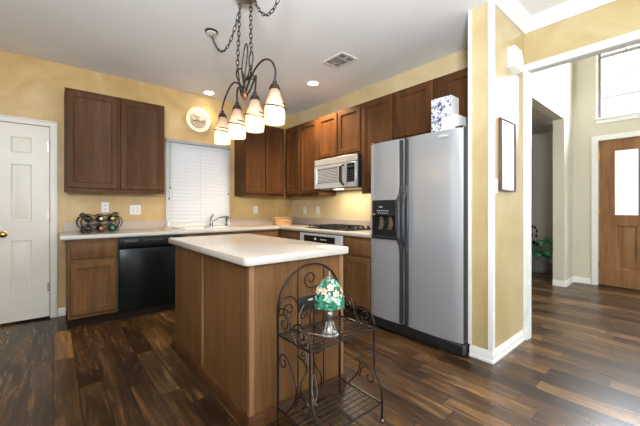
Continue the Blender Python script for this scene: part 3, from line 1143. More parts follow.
m.box(0.0, FW, 0.012, FD0 - 0.002, 0.012, 0.095, 0.004)
for k in range(22):
    m.box(0.04 + k * 0.038, 0.062 + k * 0.038, 0.008, 0.012, 0.035, 0.07)
m.build('base_grille', 'blackm', fr)
for x in (0.04, FW - 0.04):
    MB().box(x - 0.03, x + 0.03, 0.02, 0.14, FH - 0.013, FH + 0.018, 0.006).build('hinge_cover', 'blackm', fr)
    MB().lathe([(0.015, 0.0), (0.015, 0.03)], (x, 0.2, 0), 12).build('foot', 'blackm', fr)

# two cartons on the refrigerator
ftop = FH - 0.015


def carton(label, loc, w, d, h, split):
    r = thing('carton', label, 'box', loc, 0, 'cartons on the refrigerator')
    MB().box(0, d, -w, 0, 0, h, 0.002).build('body', 'box_side', r)
    MB().box(-0.0012, -0.0002, -w * split, -0.0, 0.001, h - 0.001).build('print', 'floral', r)
    return r


carton('white carton with blue floral print lying directly on the refrigerator', (2.47, 1.455, FH + 0.002), 0.225, 0.16, 0.125, 0.40)
carton('square white carton with blue floral print on top of the other carton', (2.47, 1.455, FH + 0.129), 0.175, 0.13, 0.165, 1.0)

# ------------------------------------------------------------------ island
IX0, IX1, IY0, IY1 = 0.785, 1.452, 1.50, 2.83
isl = thing('kitchen_island', 'freestanding oak-panelled kitchen island in the middle of the floor', 'island', (1.115, 2.165, 0))
jx, jy = 1.115, 2.165
MB().box(IX0 - jx, IX1 - jx, IY0 - jy, IY1 - jy, 0.0, 0.858).build('body', 'isl', isl)
MB().box(IX0 - 0.008 - jx, IX0 - jx, 2.172 - jy, 2.19 - jy, 0.07, 0.855).build('seam_strip', 'isltrim', isl)
m = MB()
m.box(IX1 - 0.03 - jx, IX1 + 0.004 - jx, IY0 - 0.008 - jy, IY0 - jy, 0.07, 0.855)
m.build('corner_strip', 'isltrim', isl)
m = MB()
m.box(IX0 - 0.008 - jx, IX0 + 0.02 - jx, IY0 - 0.008 - jy, IY0 - jy, 0.07, 0.855)
m.box(IX0 - 0.008 - jx, IX0 - jx, IY0 - jy, IY0 + 0.018 - jy, 0.07, 0.855)
m.build('corner_strip', 'isltrim', isl)
m = MB()
bp = [(0, 0), (0.02, 0), (0.02, 0.05), (0.012, 0.066), (0, 0.07)]
def ringbase(sx, a, b):
    return a
c4 = [(IX0, IY1), (IX0, IY0), (IX1, IY0), (IX1, IY1)]
nn = [(-1, 1), (-1, -1), (1, -1), (1, 1)]
rings = []
for (x, y), (nx, ny) in zip(c4 + c4[:1], nn + nn[:1]):
    rings.append([Vector((x + nx * a - jx, y + ny * a - jy, b_)) for a, b_ in bp])
m.loft(rings, False, False)
m.build('base_moulding', 'cab', isl)
# black outlet on the island end
OX, OZ = 1.155, 0.592
m = MB()
m.box(OX - 0.062 - jx, OX + 0.062 - jx, IY0 - 0.012 - jy, IY0 - 0.0005 - jy, OZ - 0.04, OZ + 0.04, 0.003)
m.box(OX - 0.045 - jx, OX - 0.01 - jx, IY0 - 0.020 - jy, IY0 - 0.011 - jy, OZ - 0.018, OZ + 0.018, 0.003)
ol = m.build('outlet', 'blackm', isl)
m = MB()
m.box(OX + 0.006 - jx, OX + 0.04 - jx, IY0 - 0.0135 - jy, IY0 - 0.0122 - jy, OZ + 0.014, OZ + 0.024)
m.build('outlet_label', 'greytext', ol)

it = thing('island_worktop', 'cream laminate worktop with rounded edges on the island', 'worktop', (1.115, 2.165, 0.862))
TX0, TX1, TY0, TY1 = 0.738, 1.488, 1.455, 2.885


def rrect(x0, x1, y0, y1, r, n=6):
    pts = []
    for cx, cy, a0 in ((x1 - r, y1 - r, 0), (x0 + r, y1 - r, PI / 2), (x0 + r, y0 + r, PI), (x1 - r, y0 + r, 1.5 * PI)):
        for k in range(n + 1):
            a = a0 + PI / 2 * k / n
            pts.append((cx + r * math.cos(a), cy + r * math.sin(a)))
    return pts


def slab(m, z0, z1, e, r):
    rings = []
    for ins, z in ((e, z0), (e * 0.3, z0 + e * 0.3), (0, z0 + e), (0, z1 - e), (e * 0.3, z1 - e * 0.3), (e, z1)):
        rings.append([Vector((x - jx, y - jy, z)) for x, y in rrect(TX0 + ins, TX1 - ins, TY0 + ins, TY1 - ins, r - ins)])
    m.loft(rings, smooth=True)


m = MB()
slab(m, 0.0, 0.043, 0.006, 0.035)
m.build('surface', 'counter', it)

# ------------------------------------------------------------------ baker's rack against the island end
rk = thing('bakers_rack', 'two-shelf black wrought-iron rack with arched back standing against the island end', 'rack', (1.1375, 1.43, 0))
RW = 0.227            # half width
TZ, LZ = 0.487, 0.098  # shelf heights
FT, FL = -0.275, -0.328  # front edge of the upper and lower shelf (local y)
RB = 0.0055
# arched back
ARZ = 0.615
arch = [(-RW, 0, 0.0), (-RW, 0, 0.3), (-RW, 0, ARZ)] + [(-RW * math.cos(a), 0, ARZ + RW * 0.98 * math.sin(a)) for a in [PI * k / 28 for k in range(1, 28)]] + [(RW, 0, ARZ), (RW, 0, 0.3), (RW, 0, 0.0)]
MB().tube(arch, 0.0065, 8).build('back_arch', 'iron', rk)
for x in (-0.095, 0.02, 0.095):
    top = ARZ + 0.98 * math.sqrt(RW ** 2 - x ** 2) if abs(x) > 0.05 else ARZ - 0.02
    MB().tube([(x, 0, LZ), (x, 0, top)], 0.0035, 6).build('back_bar', 'iron', rk)


def scroll(pts2, plane, d, name='scroll', r=0.0042):
    if plane == 'XZ':
        p = [(u, d, v) for u, v in pts2]
    else:
        p = [(d, u, v) for u, v in pts2]
    return MB().tube(p, r, 7).build(name, 'iron', rk)


# top centre spiral with its tails
sc1 = spiral(-0.005, 0.752, 0.010, 0.052, 1.0 * PI, 3.6 * PI, 40)
tail = smoothpath([(sc1[-1][0], sc1[-1][1], 0), (0.05, 0.70, 0), (0.048, 0.655, 0), (0.02, 0.60, 0), (-0.01, 0.54, 0), (-0.005, TZ, 0)], 6)
scroll(sc1 + [(p.x, p.y) for p in tail[1:]], 'XZ', 0)
# S-scrolls left and right in the back
for s_ in (-1, 1):
    a = spiral(s_ * 0.155, 0.605, 0.010, 0.040, (0.0 if s_ > 0 else PI), (0.0 if s_ > 0 else PI) + s_ * -2.4 * PI, 30)
    scroll(a, 'XZ', 0)
    hoop = smoothpath([(s_ * RW, 0.60, 0), (s_ * 0.205, 0.66, 0), (s_ * 0.16, 0.675, 0), (s_ * 0.115, 0.655, 0), (s_ * 0.095, 0.615, 0)], 8)
    scroll([(p.x, p.y) for p in hoop], 'XZ', 0)
    b2 = spiral(s_ * 0.055, 0.55, 0.006, 0.028, PI * 0.5, PI * 0.5 + s_ * 2.6 * PI, 26)
    scroll(b2, 'XZ', 0)
    # lower back scrolls
    c1 = spiral(s_ * 0.05, 0.33, 0.008, 0.036, 0, s_ * 3.0 * PI, 30)
    tl = smoothpath([(c1[-1][0], c1[-1][1], 0), (s_ * 0.03, 0.24, 0), (s_ * 0.075, 0.17, 0), (s_ * 0.07, LZ, 0)], 6)
    scroll(c1 + [(p.x, p.y) for p in tl[1:]], 'XZ', 0)
# shelves
def shelf(z, yf):
    m = MB()
    for y in (-0.006, yf):
        m.tube([(-RW, y, z), (RW, y, z)], RB, 7)
    for x in (-RW, RW):
        m.tube([(x, -0.006, z), (x, yf, z)], RB, 7)
    n = 9
    for k in range(1, n):
        y = -0.006 + (yf + 0.006) * k / n
        m.tube([(-RW, y, z + 0.001), (RW, y, z + 0.001)], 0.0028, 6)
    m.tube([(0, -0.006, z - 0.006), (0, yf, z - 0.006)], 0.0032, 6)
    return m.build('shelf', 'iron', rk)


shelf(TZ, FT)
shelf(LZ, FL)
for s_ in (-1, 1):
    x = s_ * RW
    leg = smoothpath([(x, FT, TZ + 0.004), (x, FT, 0.40), (x, FT - 0.002, 0.30), (x, FT - 0.012, 0.245), (x, FL + 0.004, 0.19), (x, FL - 0.004, 0.11), (x, FL - 0.004, 0.012)], 6)
    lg = MB().tube(leg, RB, 8).build('leg', 'iron', rk)
    MB().lathe([(0.008, 0.0), (0.010, 0.006), (0.006, 0.014)], (x, FL - 0.004, 0), 10).build('foot', 'pewter', lg)
    # side guards above the shelf: tall hoop at the back with spiral, low hoop in front with spiral
    g1 = smoothpath([(-0.006, TZ, 0), (-0.002, TZ + 0.08, 0), (-0.02, TZ + 0.135, 0), (-0.06, TZ + 0.15, 0), (-0.10, TZ + 0.125, 0), (-0.125, TZ + 0.06, 0), (-0.15, TZ + 0.02, 0), (-0.17, TZ, 0)], 7)
    scroll([(p.x, p.y) for p in g1], 'YZ', x, 'side_hoop')
    q1 = spiral(-0.058, TZ + 0.075, 0.010, 0.048, PI * 0.7, PI * 0.7 - 2.5 * PI, 34)
    scroll(q1, 'YZ', x)
    g2 = smoothpath([(-0.13, TZ + 0.06, 0), (-0.16, TZ + 0.095, 0), (-0.205, TZ + 0.105, 0), (-0.25, TZ + 0.085, 0), (-0.272, TZ + 0.04, 0), (FT, TZ, 0)], 7)
    scroll([(p.x, p.y) for p in g2], 'YZ', x, 'side_hoop')
    q2 = spiral(-0.212, TZ + 0.052, 0.009, 0.044, PI * 1.6, PI * 1.6 - 2.5 * PI, 30)
    scroll(q2, 'YZ', x)
    # side scrolls below the upper shelf
    q3 = spiral(-0.055, 0.36, 0.010, 0.044, PI * 0.4, 2.75 * PI, 30)
    t3 = smoothpath([(q3[-1][0], q3[-1][1], 0), (-0.12, 0.36, 0), (-0.165, 0.28, 0), (-0.155, 0.20, 0), (-0.10, 0.13, 0), (-0.07, LZ, 0)], 6)
    scroll(q3 + [(p.x, p.y) for p in t3[1:]], 'YZ', x)
    q4 = spiral(-0.240, 0.205, 0.009, 0.042, PI * 0.4, PI + -2.6 * PI, 26)
    t4 = smoothpath([(q4[-1][0], q4[-1][1], 0), (-0.225, 0.255, 0), (-0.185, 0.235, 0), (-0.165, 0.18, 0)], 6)
    scroll(q4 + [(p.x, p.y) for p in t4[1:]], 'YZ', x)

# ------------------------------------------------------------------ stained-glass table lamp
LX, LY = 1.112, 1.245
lp = thing('table_lamp', 'small stained-glass table lamp with pewter base on the rack shelf', 'lamp', (LX, LY, TZ + 0.0045))
m = MB()
m.lathe([(0.052, 0.0), (0.052, 0.006), (0.044, 0.012), (0.047, 0.018), (0.030, 0.028), (0.021, 0.05), (0.015, 0.078), (0.019, 0.09), (0.024, 0.108), (0.021, 0.122), (0.012, 0.134), (0.008, 0.15), (0.008, 0.20)], n=22)
for k in range(6):
    a = k * PI / 3
    m.tube([(0.046 * math.cos(a), 0.046 * math.sin(a), 0.008), (0.034 * math.cos(a), 0.034 * math.sin(a), 0.026), (0.018 * math.cos(a), 0.018 * math.sin(a), 0.075)], 0.004, 6)
m.build('base', 'pewter', lp)
SH = [(0.079, 0.152), (0.080, 0.172), (0.077, 0.20), (0.070, 0.228), (0.058, 0.258), (0.042, 0.282), (0.024, 0.297), (0.012, 0.301)]


def shade_r(z):
    for (r0, z0), (r1, z1) in zip(SH, SH[1:]):
        if z0 <= z <= z1:
            return r0 + (r1 - r0) * (z - z0) / (z1 - z0)
    return SH[-1][0]


m = MB()
m.lathe(SH + [(0.009, 0.300), (0.022, 0.294), (0.040, 0.279), (0.056, 0.255), (0.068, 0.226), (0.075, 0.199), (0.077, 0.16)], n=32, cap0=False, cap1=False)
shd = m.build('lamp_shade', 'tiffany', lp)


def on_shade(a, z, out=0.0012):
    r = shade_r(z) + out
    return Vector((r * math.cos(a), r * math.sin(a), z))


def petal(m, a, z, dirang, ln, wd, mi=0):
    ring_o, ring_i = [], []
    for k in range(10):
        t = 2 * PI * k / 10
        u = ln * 0.5 * (1 + math.cos(t))
        v = wd * 0.5 * math.sin(t)
        da = (u * math.cos(dirang) - v * math.sin(dirang)) / max(0.02, shade_r(z))
        dz = u * math.sin(dirang) + v * math.cos(dirang)
        ring_o.append(on_shade(a + da, min(0.300, z + dz * 0.95), 0.0006))
        ring_i.append(on_shade(a + da * 0.985, min(0.300, z + dz * 0.94), 0.0022))
    m.loft([ring_o, ring_i], mi=mi)


ca = math.atan2(-LY, -LX)   # direction towards the kitchen door side
for (da, z) in ((-0.42, 0.243), (0.55, 0.232), (0.12, 0.262), (2.2, 0.24), (-2.2, 0.235), (3.1, 0.245), (1.35, 0.238), (-1.3, 0.24)):
    m = MB()
    for k in range(5):
        petal(m, ca + da, z, PI / 2 + k * 2 * PI / 5, 0.019, 0.014)
    fl = m.build('flower', 'petal', shd)
    m = MB()
    c0 = on_shade(ca + da, z, 0.002)
    m.lathe([(0.001, -0.004), (0.004, -0.002), (0.004, 0.002), (0.001, 0.004)], c0, 8)
    m.build('flower_centre', 'flowerc', fl)
for i in range(14):
    m = MB()
    da = i * 2 * PI / 14
    petal(m, ca + da, 0.192 + 0.008 * (i % 2), 0.5 if i % 2 else 2.6, 0.024, 0.010)
    m.build('glass_leaf', 'petalw', shd)
m = MB()
m.lathe([(0.014, 0.300), (0.013, 0.304), (0.005, 0.308), (0.007, 0.316), (0.004, 0.322), (0.005, 0.328), (0.001, 0.338)], n=12)
m.build('finial', 'pewter', lp)
cd = smoothpath([(-0.045, 0.0, 0.006), (-0.075, 0.03, 0.012), (-0.10, 0.06, 0.01), (-0.13, 0.02, -0.03), (-0.155, -0.03, -0.15), (-0.16, -0.035, -0.25),
                 (-0.148, -0.04, -0.30), (-0.135, -0.03, -0.25), (-0.145, -0.01, -0.12), (-0.13, 0.06, -0.02), (-0.075, 0.16, 0.02), (-0.03, 0.22, 0.06), (0.012, 0.2345, 0.10)], 7)
MB().tube(cd, 0.0022, 6).build('power_cord', 'cord', lp)
m = MB()
m.tube(smoothpath([(-0.15, -0.04, -0.12), (-0.17, -0.045, -0.2), (-0.145, -0.05, -0.285), (-0.12, -0.045, -0.24), (-0.135, -0.04, -0.15), (-0.158, -0.05, -0.22), (-0.13, -0.055, -0.30)], 7), 0.002, 6)
m.build('power_cord', 'cord', lp)

# ------------------------------------------------------------------ chandelier over the island
CX, CY = 0.98, 1.944
ch = thing('chandelier', 'four-light bronze chandelier with frosted shades hanging over the island', 'chandelier', (CX, CY, 1.888))
z0c = 1.888


def L(x, y, z):
    return Vector((x - CX, y - CY, z - z0c))


m = MB()
m.lathe([(0.003, -0.012), (0.009, -0.006), (0.011, 0.0), (0.018, 0.010), (0.021, 0.024), (0.015, 0.034), (0.010, 0.045), (0.009, 0.07)], n=16)
m.build('hub', 'copper', ch)
# vine loops above the hub
loops = [
    [(0, 0, .03), (0, .02, .12), (0, .035, .22), (0, .012, .32), (0, -.008, .365), (0, -.028, .33), (0, -.02, .25), (0, .0, .15), (0, -.004, .04)],
    [(0, 0, .04), (.01, -.03, .12), (.0, -.075, .19), (0, -.085, .25), (0, -.068, .285), (0, -.045, .25), (0, -.055, .18), (0, -.09, .12), (.005, -.095, .10)],
    [(0, 0, .03), (-.01, .03, .10), (0, .08, .16), (0, .10, .205), (0, .092, .235), (0, .075, .20), (0, .065, .14), (0, .05, .06), (0, .01, .0)],
    [(0, .01, .02), (.01, .035, .09), (.01, .03, .17), (.0, .055, .23), (0, .09, .22)],
    [(0, -.01, .02), (-.012, -.02, .10), (-.01, -.05, .14), (0, -.06, .20)],
]
for lp_ in loops:
    MB().tube(smoothpath([(p[0], p[1] * 1.3, p[2]) for p in lp_], 8), 0.0047, 8).build('vine', 'bronze', ch)
m = MB()
for (y, z, dy) in ((-.10, .105, -1), (-.055, .135, 1), (.03, .10, -1)):
    m.loft([[Vector((0.004, y, z)), Vector((0.0, y, z + 0.002)), Vector((-0.004, y, z))], [Vector((0.012, y + dy * 0.012, z - 0.012)), Vector((0, y + dy * 0.014, z - 0.004)), Vector((-0.012, y + dy * 0.012, z - 0.012))],
            [Vector((0.001, y + dy * 0.03, z - 0.022)), Vector((0, y + dy * 0.03, z - 0.021)), Vector((-0.001, y + dy * 0.03, z - 0.022))]])
m.build('vine_leaves', 'bronze', ch)

arms = [
    (2.315, [(0, .0, .02), (0, .05, .09), (0, .14, .155), (0, .235, .15), (0, .325, .09), (0, .372, .035), (0, .371, .006)]),
    (2.062, [(0, .0, .01), (-.012, .03, .06), (-.012, .07, .095), (-.006, .105, .085), (0, .122, .04), (0, .118, .006)]),
    (1.808, [(0, .0, .01), (.012, -.05, .05), (.014, -.10, .10), (.008, -.135, .115), (0, -.147, .07), (0, -.136, .006)]),
    (1.572, [(0, .0, .02), (0, -.05, .09), (0, -.14, .155), (0, -.24, .175), (0, -.33, .14), (0, -.378, .07), (0, -.372, .006)]),
]
SHP = [(0.024, 0.0), (0.031, -0.025), (0.042, -0.06), (0.052, -0.09), (0.0575, -0.115), (0.0595, -0.14), (0.0595, -0.185), (0.057, -0.205)]
for i, (y, path) in enumerate(arms):
    dy = y - CY
    arm = MB().tube(smoothpath(path, 8), 0.0058, 8).build('arm', 'bronze', ch)
    m = MB()
    m.lathe([(0.008, 0.012), (0.014, 0.004), (0.012, -0.006), (0.022, -0.014), (0.030, -0.03), (0.033, -0.042), (0.028, -0.044)], (0, dy, 0), 16)
    m.build('socket_cup', 'bronze', arm)
    zt = -0.034
    m = MB()
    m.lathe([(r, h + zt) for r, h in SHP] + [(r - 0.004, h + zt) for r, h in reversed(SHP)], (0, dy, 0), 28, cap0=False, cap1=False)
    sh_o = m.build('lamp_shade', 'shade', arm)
    # wire wrapped round the shade
    pts = []
    for k in range(40):
        t = k / 39
        a = -2.4 + 2.7 * PI * t + 0.4 * i
        h = -0.088 - 0.035 * t + 0.008 * math.sin(a)
        r = 0.0535 + 0.0065 * min(1, t * 1.2) + 0.0035
        pts.append((r * math.cos(a), dy + r * math.sin(a), h + zt))
    m = MB().tube(pts, 0.004, 6)
    e = Vector(pts[-1])
    m.build('wire_wrap', 'bronze', sh_o)
    if i == 2:
        m = MB()
        a = math.atan2(-(CY + dy), -CX)
        c0 = Vector((0.066 * math.cos(a), dy + 0.066 * math.sin(a), -0.125 + zt))
        t_ = Vector((-math.sin(a), math.cos(a), 0))
        n_ = Vector((math.cos(a), math.sin(a), 0))
        ring = [c0 + t_ * -0.03, c0 + t_ * -0.01 + Vector((0, 0, 0.010)), c0 + t_ * 0.012 + Vector((0, 0, 0.008)), c0 + t_ * 0.032 + Vector((0, 0, 0.002)), c0 + t_ * 0.01 - Vector((0, 0, 0.011)), c0 + t_ * -0.012 - Vector((0, 0, 0.009))]
        m.loft([ring, [p + n_ * 0.003 for p in ring]])
        m.build('metal_leaf', 'copper', sh_o)
    m = MB()
    m.lathe([(0.010, -0.04), (0.012, -0.06), (0.022, -0.09), (0.026, -0.115), (0.020, -0.135), (0.004, -0.145)], (0, dy, zt), 14)
    m.build('bulb', 'bulb', arm)
    pl = bpy.data.lights.new('chandelier_bulb', 'POINT')
    pl.energy = 1.1
    pl.color = (1.0, 0.78, 0.52)
    pl.shadow_soft_size = 0.03
    po = bpy.data.objects.new('bulb_light', pl)
    COL.objects.link(po)
    po.parent = arm
    po.location = (0, dy, zt - 0.175)


# canopy, chains and swags
def chain(p0, p1, sag=None):
    p0, p1 = Vector(p0), Vector(p1)
    N = 60
    P = []
    for k in range(N + 1):
        t = k / N
        p = p0.lerp(p1, t)
        if sag:
            p.z -= sag * 4 * t * (1 - t)
        P.append(p)
    m = MB()
    pitch = 0.040
    dist = 0.0
    nxt = pitch / 2
    i = 0
    for a, b in zip(P, P[1:]):
        sl = (b - a).length
        while nxt <= dist + sl:
            t = (nxt - dist) / sl
            c = a.lerp(b, t)
            d = (b - a).normalized()
            sd = d.cross(Vector((1, 0, 0)))
            if sd.length < 0.1:
                sd = d.cross(Vector((0, 1, 0)))
            sd.normalize()
            if i % 2:
                sd = d.cross(sd).normalized()
            lk = []
            for q in range(12):
                an = 2 * PI * q / 12
                lk.append(c + d * 0.026 * math.cos(an) + sd * 0.0105 * math.sin(an) * (1.0 if abs(math.cos(an)) < 0.8 else 1.1))
            m.tube(lk, 0.0028, 6, closed=True)
            i += 1
            nxt += pitch
        dist += sl
    return m.build('chain', 'bronze', ch)


cyc = 2.10
chain(L(CX, 2.06, 2.12), L(1.05, 2.165, 2.66))
chain(L(CX, 1.86, 2.17), L(1.06, 2.02, 2.66))
chain(L(1.06, 2.74, 2.685), L(1.05, 2.19, 2.60), 0.21)
chain(L(1.065, 2.00, 2.655), L(1.06, 1.50, 2.685), 0.26)
m = MB()
m.lathe([(0.085, CK - 0.0005 - z0c), (0.085, CK - 0.012 - z0c), (0.07, CK - 0.035 - z0c), (0.03, CK - 0.05 - z0c), (0.002, CK - 0.052 - z0c)], (1.06 - CX, cyc - CY, 0), 28)
m.build('canopy', 'pewter', ch)
for y in (2.74, 1.50):
    m = MB()
    m.lathe([(0.055, CK - 0.0005 - z0c), (0.055, CK - 0.009 - z0c), (0.048, CK - 0.014 - z0c)], (1.06 - CX, y - CY, 0), 24)
    sw = m.build('swag_hook_plate', 'bronze', ch)
    m = MB()
    m.lathe([(0.044, CK - 0.0135 - z0c), (0.040, CK - 0.018 - z0c), (0.002, CK - 0.019 - z0c)], (1.06 - CX, y - CY, 0), 24)
    m.tube([L(1.06, y, CK - 0.018), L(1.06, y, CK - 0.032), L(1.066, y, CK - 0.04), L(1.06, y, CK - 0.046)], 0.003, 6, mi=0)
    m.build('hook_cap', 'white', sw)

# ------------------------------------------------------------------ recessed lights, vent
for (x, y, lab) in ((1.60, 4.22, 'lit recessed ceiling light above the wall plate'), (2.47, 3.07, 'lit recessed ceiling light in front of the range cabinets')):
    r = thing('recessed_light', lab, 'ceiling light', (x, y, CK), 0, 'recessed ceiling lights')
    MB().lathe([(0.062, -0.0005), (0.062, -0.006), (0.085, -0.008), (0.090, -0.004), (0.090, -0.0005)], n=32, cap0=False, cap1=False).build('trim_ring', 'white', r)
    MB().lathe([(0.061, -0.001), (0.058, -0.005), (0.002, -0.006)], n=28).build('lens', 'downlight', r)
    sl = bpy.data.lights.new('downlight', 'SPOT')
    sl.energy = 10 if y > 4 else 150
    sl.color = (1.0, 0.74, 0.44)
    sl.spot_size = math.radians(125)
    sl.spot_blend = 0.6
    sl.shadow_soft_size = 0.05
    so = bpy.data.objects.new('downlight', sl)
    COL.objects.link(so)
    so.parent = r
    so.location = (0, 0, -0.02)

v = thing('ceiling_vent', 'white air vent with dark louvres in the ceiling', 'vent', (2.30, 2.41, CK))
m = MB()
hx, hy = 0.115, 0.15
for (a, b_, c, e) in ((-hx, hx, -hy, -hy + 0.025), (-hx, hx, hy - 0.025, hy), (-hx, -hx + 0.025, -hy + 0.025, hy - 0.025), (hx - 0.025, hx, -hy + 0.025, hy - 0.025),
                      (-0.005, 0.005, -hy + 0.025, -0.055), (-hx + 0.025, hx - 0.025, -0.055, -0.045), (-hx + 0.025, hx - 0.025, 0.045, 0.055), (-0.005, 0.005, 0.055, hy - 0.025)):
    m.box(a, b_, c, e, -0.008, -0.0005)
m.build('frame', 'white', v)
MB().box(-hx + 0.02, hx - 0.02, -hy + 0.02, hy - 0.02, -0.0025, -0.001).build('duct', 'dark', v)
m = MB()
for k in range(16):
    y = -hy + 0.03 + k * 0.0165
    m.box(-hx + 0.025, hx - 0.025, y, y + 0.003, -0.0075, -0.003)
m.build('louvres', 'steelh', v)

# ------------------------------------------------------------------ things on the back wall and worktop
pt = thing('wall_plate', 'round cream decorative plate with tan relief hung above the window', 'plate', (1.512, YB - 0.002, 2.36))
m = MB()
m.lathe([(0.06, 0), (0.10, -0.012), (0.155, -0.03), (0.168, -0.032), (0.170, -0.026), (0.16, -0.014), (0.11, 0)], n=40, axis='Y')
m.build('rim', 'ceramic', pt)
MB().lathe([(0.108, -0.014), (0.106, -0.022), (0.10, -0.024), (0.002, -0.024)], n=36, axis='Y').build('medallion', 'relief', pt)
m = MB()
m.tube(smoothpath([(-0.08, -0.026, -0.02), (-0.03, -0.028, -0.012), (0.03, -0.027, -0.018), (0.085, -0.026, -0.01)], 6), 0.008, 7)
m.tube(smoothpath([(-0.06, -0.026, 0.05), (-0.02, -0.028, 0.01), (0.015, -0.027, -0.012)], 6), 0.007, 7)
m.build('relief_branch', 'relief2', pt)
m = MB()
m.tube(smoothpath([(-0.05, -0.026, 0.065), (0.0, -0.028, 0.055), (0.05, -0.027, 0.03), (0.085, -0.026, 0.025)], 6), 0.010, 7)
m.tube(smoothpath([(-0.085, -0.026, 0.02), (-0.05, -0.028, 0.01), (-0.06, -0.027, -0.005)], 6), 0.008, 7)
m.tube(smoothpath([(0.02, -0.026, 0.01), (0.05, -0.028, 0.012), (0.07, -0.027, 0.0)], 6), 0.009, 7)
m.build('relief_banner', 'ceramic', pt)


def outlet(label, loc, rot, gangs=1, switch=False, name='wall_outlet', w1=0.072):
    r = thing(name, label, 'outlet' if not switch else 'light switch', loc, rot)
    w_ = w1 + 0.046 * (gangs - 1)
    MB().box(-w_ / 2, w_ / 2, -0.007, -0.0005, -0.058, 0.058, 0.002).build('cover_plate', 'white', r)
    for g_ in range(gangs):
        cx = (g_ - (gangs - 1) / 2) * 0.046
        if switch:
            MB().box(cx - 0.016, cx + 0.016, -0.010, -0.0072, -0.033, 0.033, 0.001).build('rocker', 'ceramic', r)
        else:
            m = MB()
            for z in (-0.022, 0.022):
                m.lathe([(0.015, -0.0072), (0.0145, -0.009), (0.002, -0.009)], (cx, 0, z), 14, 'Y')
            sk = m.build('socket', 'ceramic', r)
            m = MB()
            for z in (-0.022, 0.022):
                m.box(cx - 0.007, cx - 0.005, -0.0098, -0.0091, z - 0.004, z + 0.005)
                m.box(cx + 0.005, cx + 0.007, -0.0098, -0.0091, z - 0.004, z + 0.005)
            m.build('slots', 'dark', sk)
    return r


outlet('white wall outlet behind the wine rack', (0.455, YB, 1.165), 0)
outlet('double white light switch between wine rack and window', (0.76, YB, 1.135), 0, 2, True, 'light_switch')
outlet('white wall outlet between window and bread basket', (2.395, YB, 1.13), 0)
outlet('white wall outlet on the cooktop wall nearest the corner', (XR, 4.02, 1.115), R90)
outlet('white wall outlet on the cooktop wall beside the microwave', (XR, 3.69, 1.125), R90)

# wine rack and bottles
WRX, WRY = 0.375, 4.10
wr = thing('wine_rack', 'scrolled dark metal wine rack on the left end of the worktop', 'wine rack', (WRX, WRY, CT))
for yy in (-0.08, 0.08):
    m = MB()
    for zc in (0.045, 0.145):
        m.tube(smoothpath([(-0.145, yy, zc), (-0.10, yy, zc - 0.037), (-0.05, yy, zc - 0.012), (0.0, yy, zc - 0.037), (0.05, yy, zc - 0.012), (0.10, yy, zc - 0.037), (0.145, yy, zc)], 8), 0.004, 7)
        m.tube(smoothpath([(-0.145, yy, zc + 0.01), (-0.10, yy, zc + 0.046), (-0.05, yy, zc + 0.03), (0.0, yy, zc + 0.046), (0.05, yy, zc + 0.03), (0.10, yy, zc + 0.046), (0.145, yy, zc + 0.01)], 8), 0.004, 7)
    m.build('frame', 'bronze', wr)
    for s_ in (-1, 1):
        m = MB()
        for zc in (0.025, 0.19):
            m.tube([(u, yy, v_) for u, v_ in spiral(s_ * 0.145, zc, 0.006, 0.024, 0, s_ * 3 * PI, 26)], 0.004, 7)
        m.tube(smoothpath([(s_ * 0.13, yy, 0.165), (s_ * 0.175, yy, 0.16), (s_ * 0.195, yy, 0.11), (s_ * 0.175, yy, 0.06), (s_ * 0.13, yy, 0.055)], 8), 0.0045, 7)
        m.tube(smoothpath([(s_ * 0.142, yy, 0.17), (s_ * 0.158, yy, 0.11), (s_ * 0.142, yy, 0.04)], 8), 0.004, 7)
        m.build('scroll', 'bronze', wr)
for x in (-0.15, 0.15):
    for z in (0.05, 0.155):
        MB().tube([(x, -0.08, z), (x, 0.08, z)], 0.0035, 6).build('cross_bar', 'bronze', wr)

specs = [
    (-0.10, 0.048, 'bottle', 'foilblack', 'dark wine bottle with black foil, lower left in the wine rack'),
    (0.0, 0.048, 'bottle', 'foilred', 'wine bottle with rose-red foil, lower middle of the wine rack'),
    (0.10, 0.048, 'bottlegreen', 'foilgreen', 'green wine bottle with green foil, lower right in the wine rack'),
    (-0.10, 0.148, 'bottle', 'foilblack', 'dark wine bottle, upper left in the wine rack'),
    (0.0, 0.148, 'bottle', 'label', 'wine bottle with pale foil, upper middle of the wine rack'),
    (0.10, 0.148, 'bottle', 'foilgold', 'dark wine bottle with gold foil, upper right in the wine rack'),
]
for dx, dz, mat, foil, lab in specs:
    r = thing('wine_bottle', lab, 'wine bottle', (WRX + dx, WRY, CT + dz), 0, 'bottles in the wine rack')
    MB().lathe([(0.028, 0.135), (0.0345, 0.128), (0.0345, -0.03), (0.030, -0.05), (0.016, -0.075), (0.0135, -0.09), (0.0135, -0.10)], n=20, axis='Y').build('glass_body', mat, r)
    MB().lathe([(0.0142, -0.092), (0.0142, -0.140), (0.0155, -0.142), (0.0155, -0.150), (0.012, -0.153), (0.002, -0.153)], n=16, axis='Y').build('foil_cap', foil, r)
    MB().lathe([(0.0349, 0.08), (0.0351, 0.079), (0.0351, -0.006), (0.0349, -0.007)], n=20, axis='Y', cap0=False, cap1=False).build('paper_label', 'label', r)

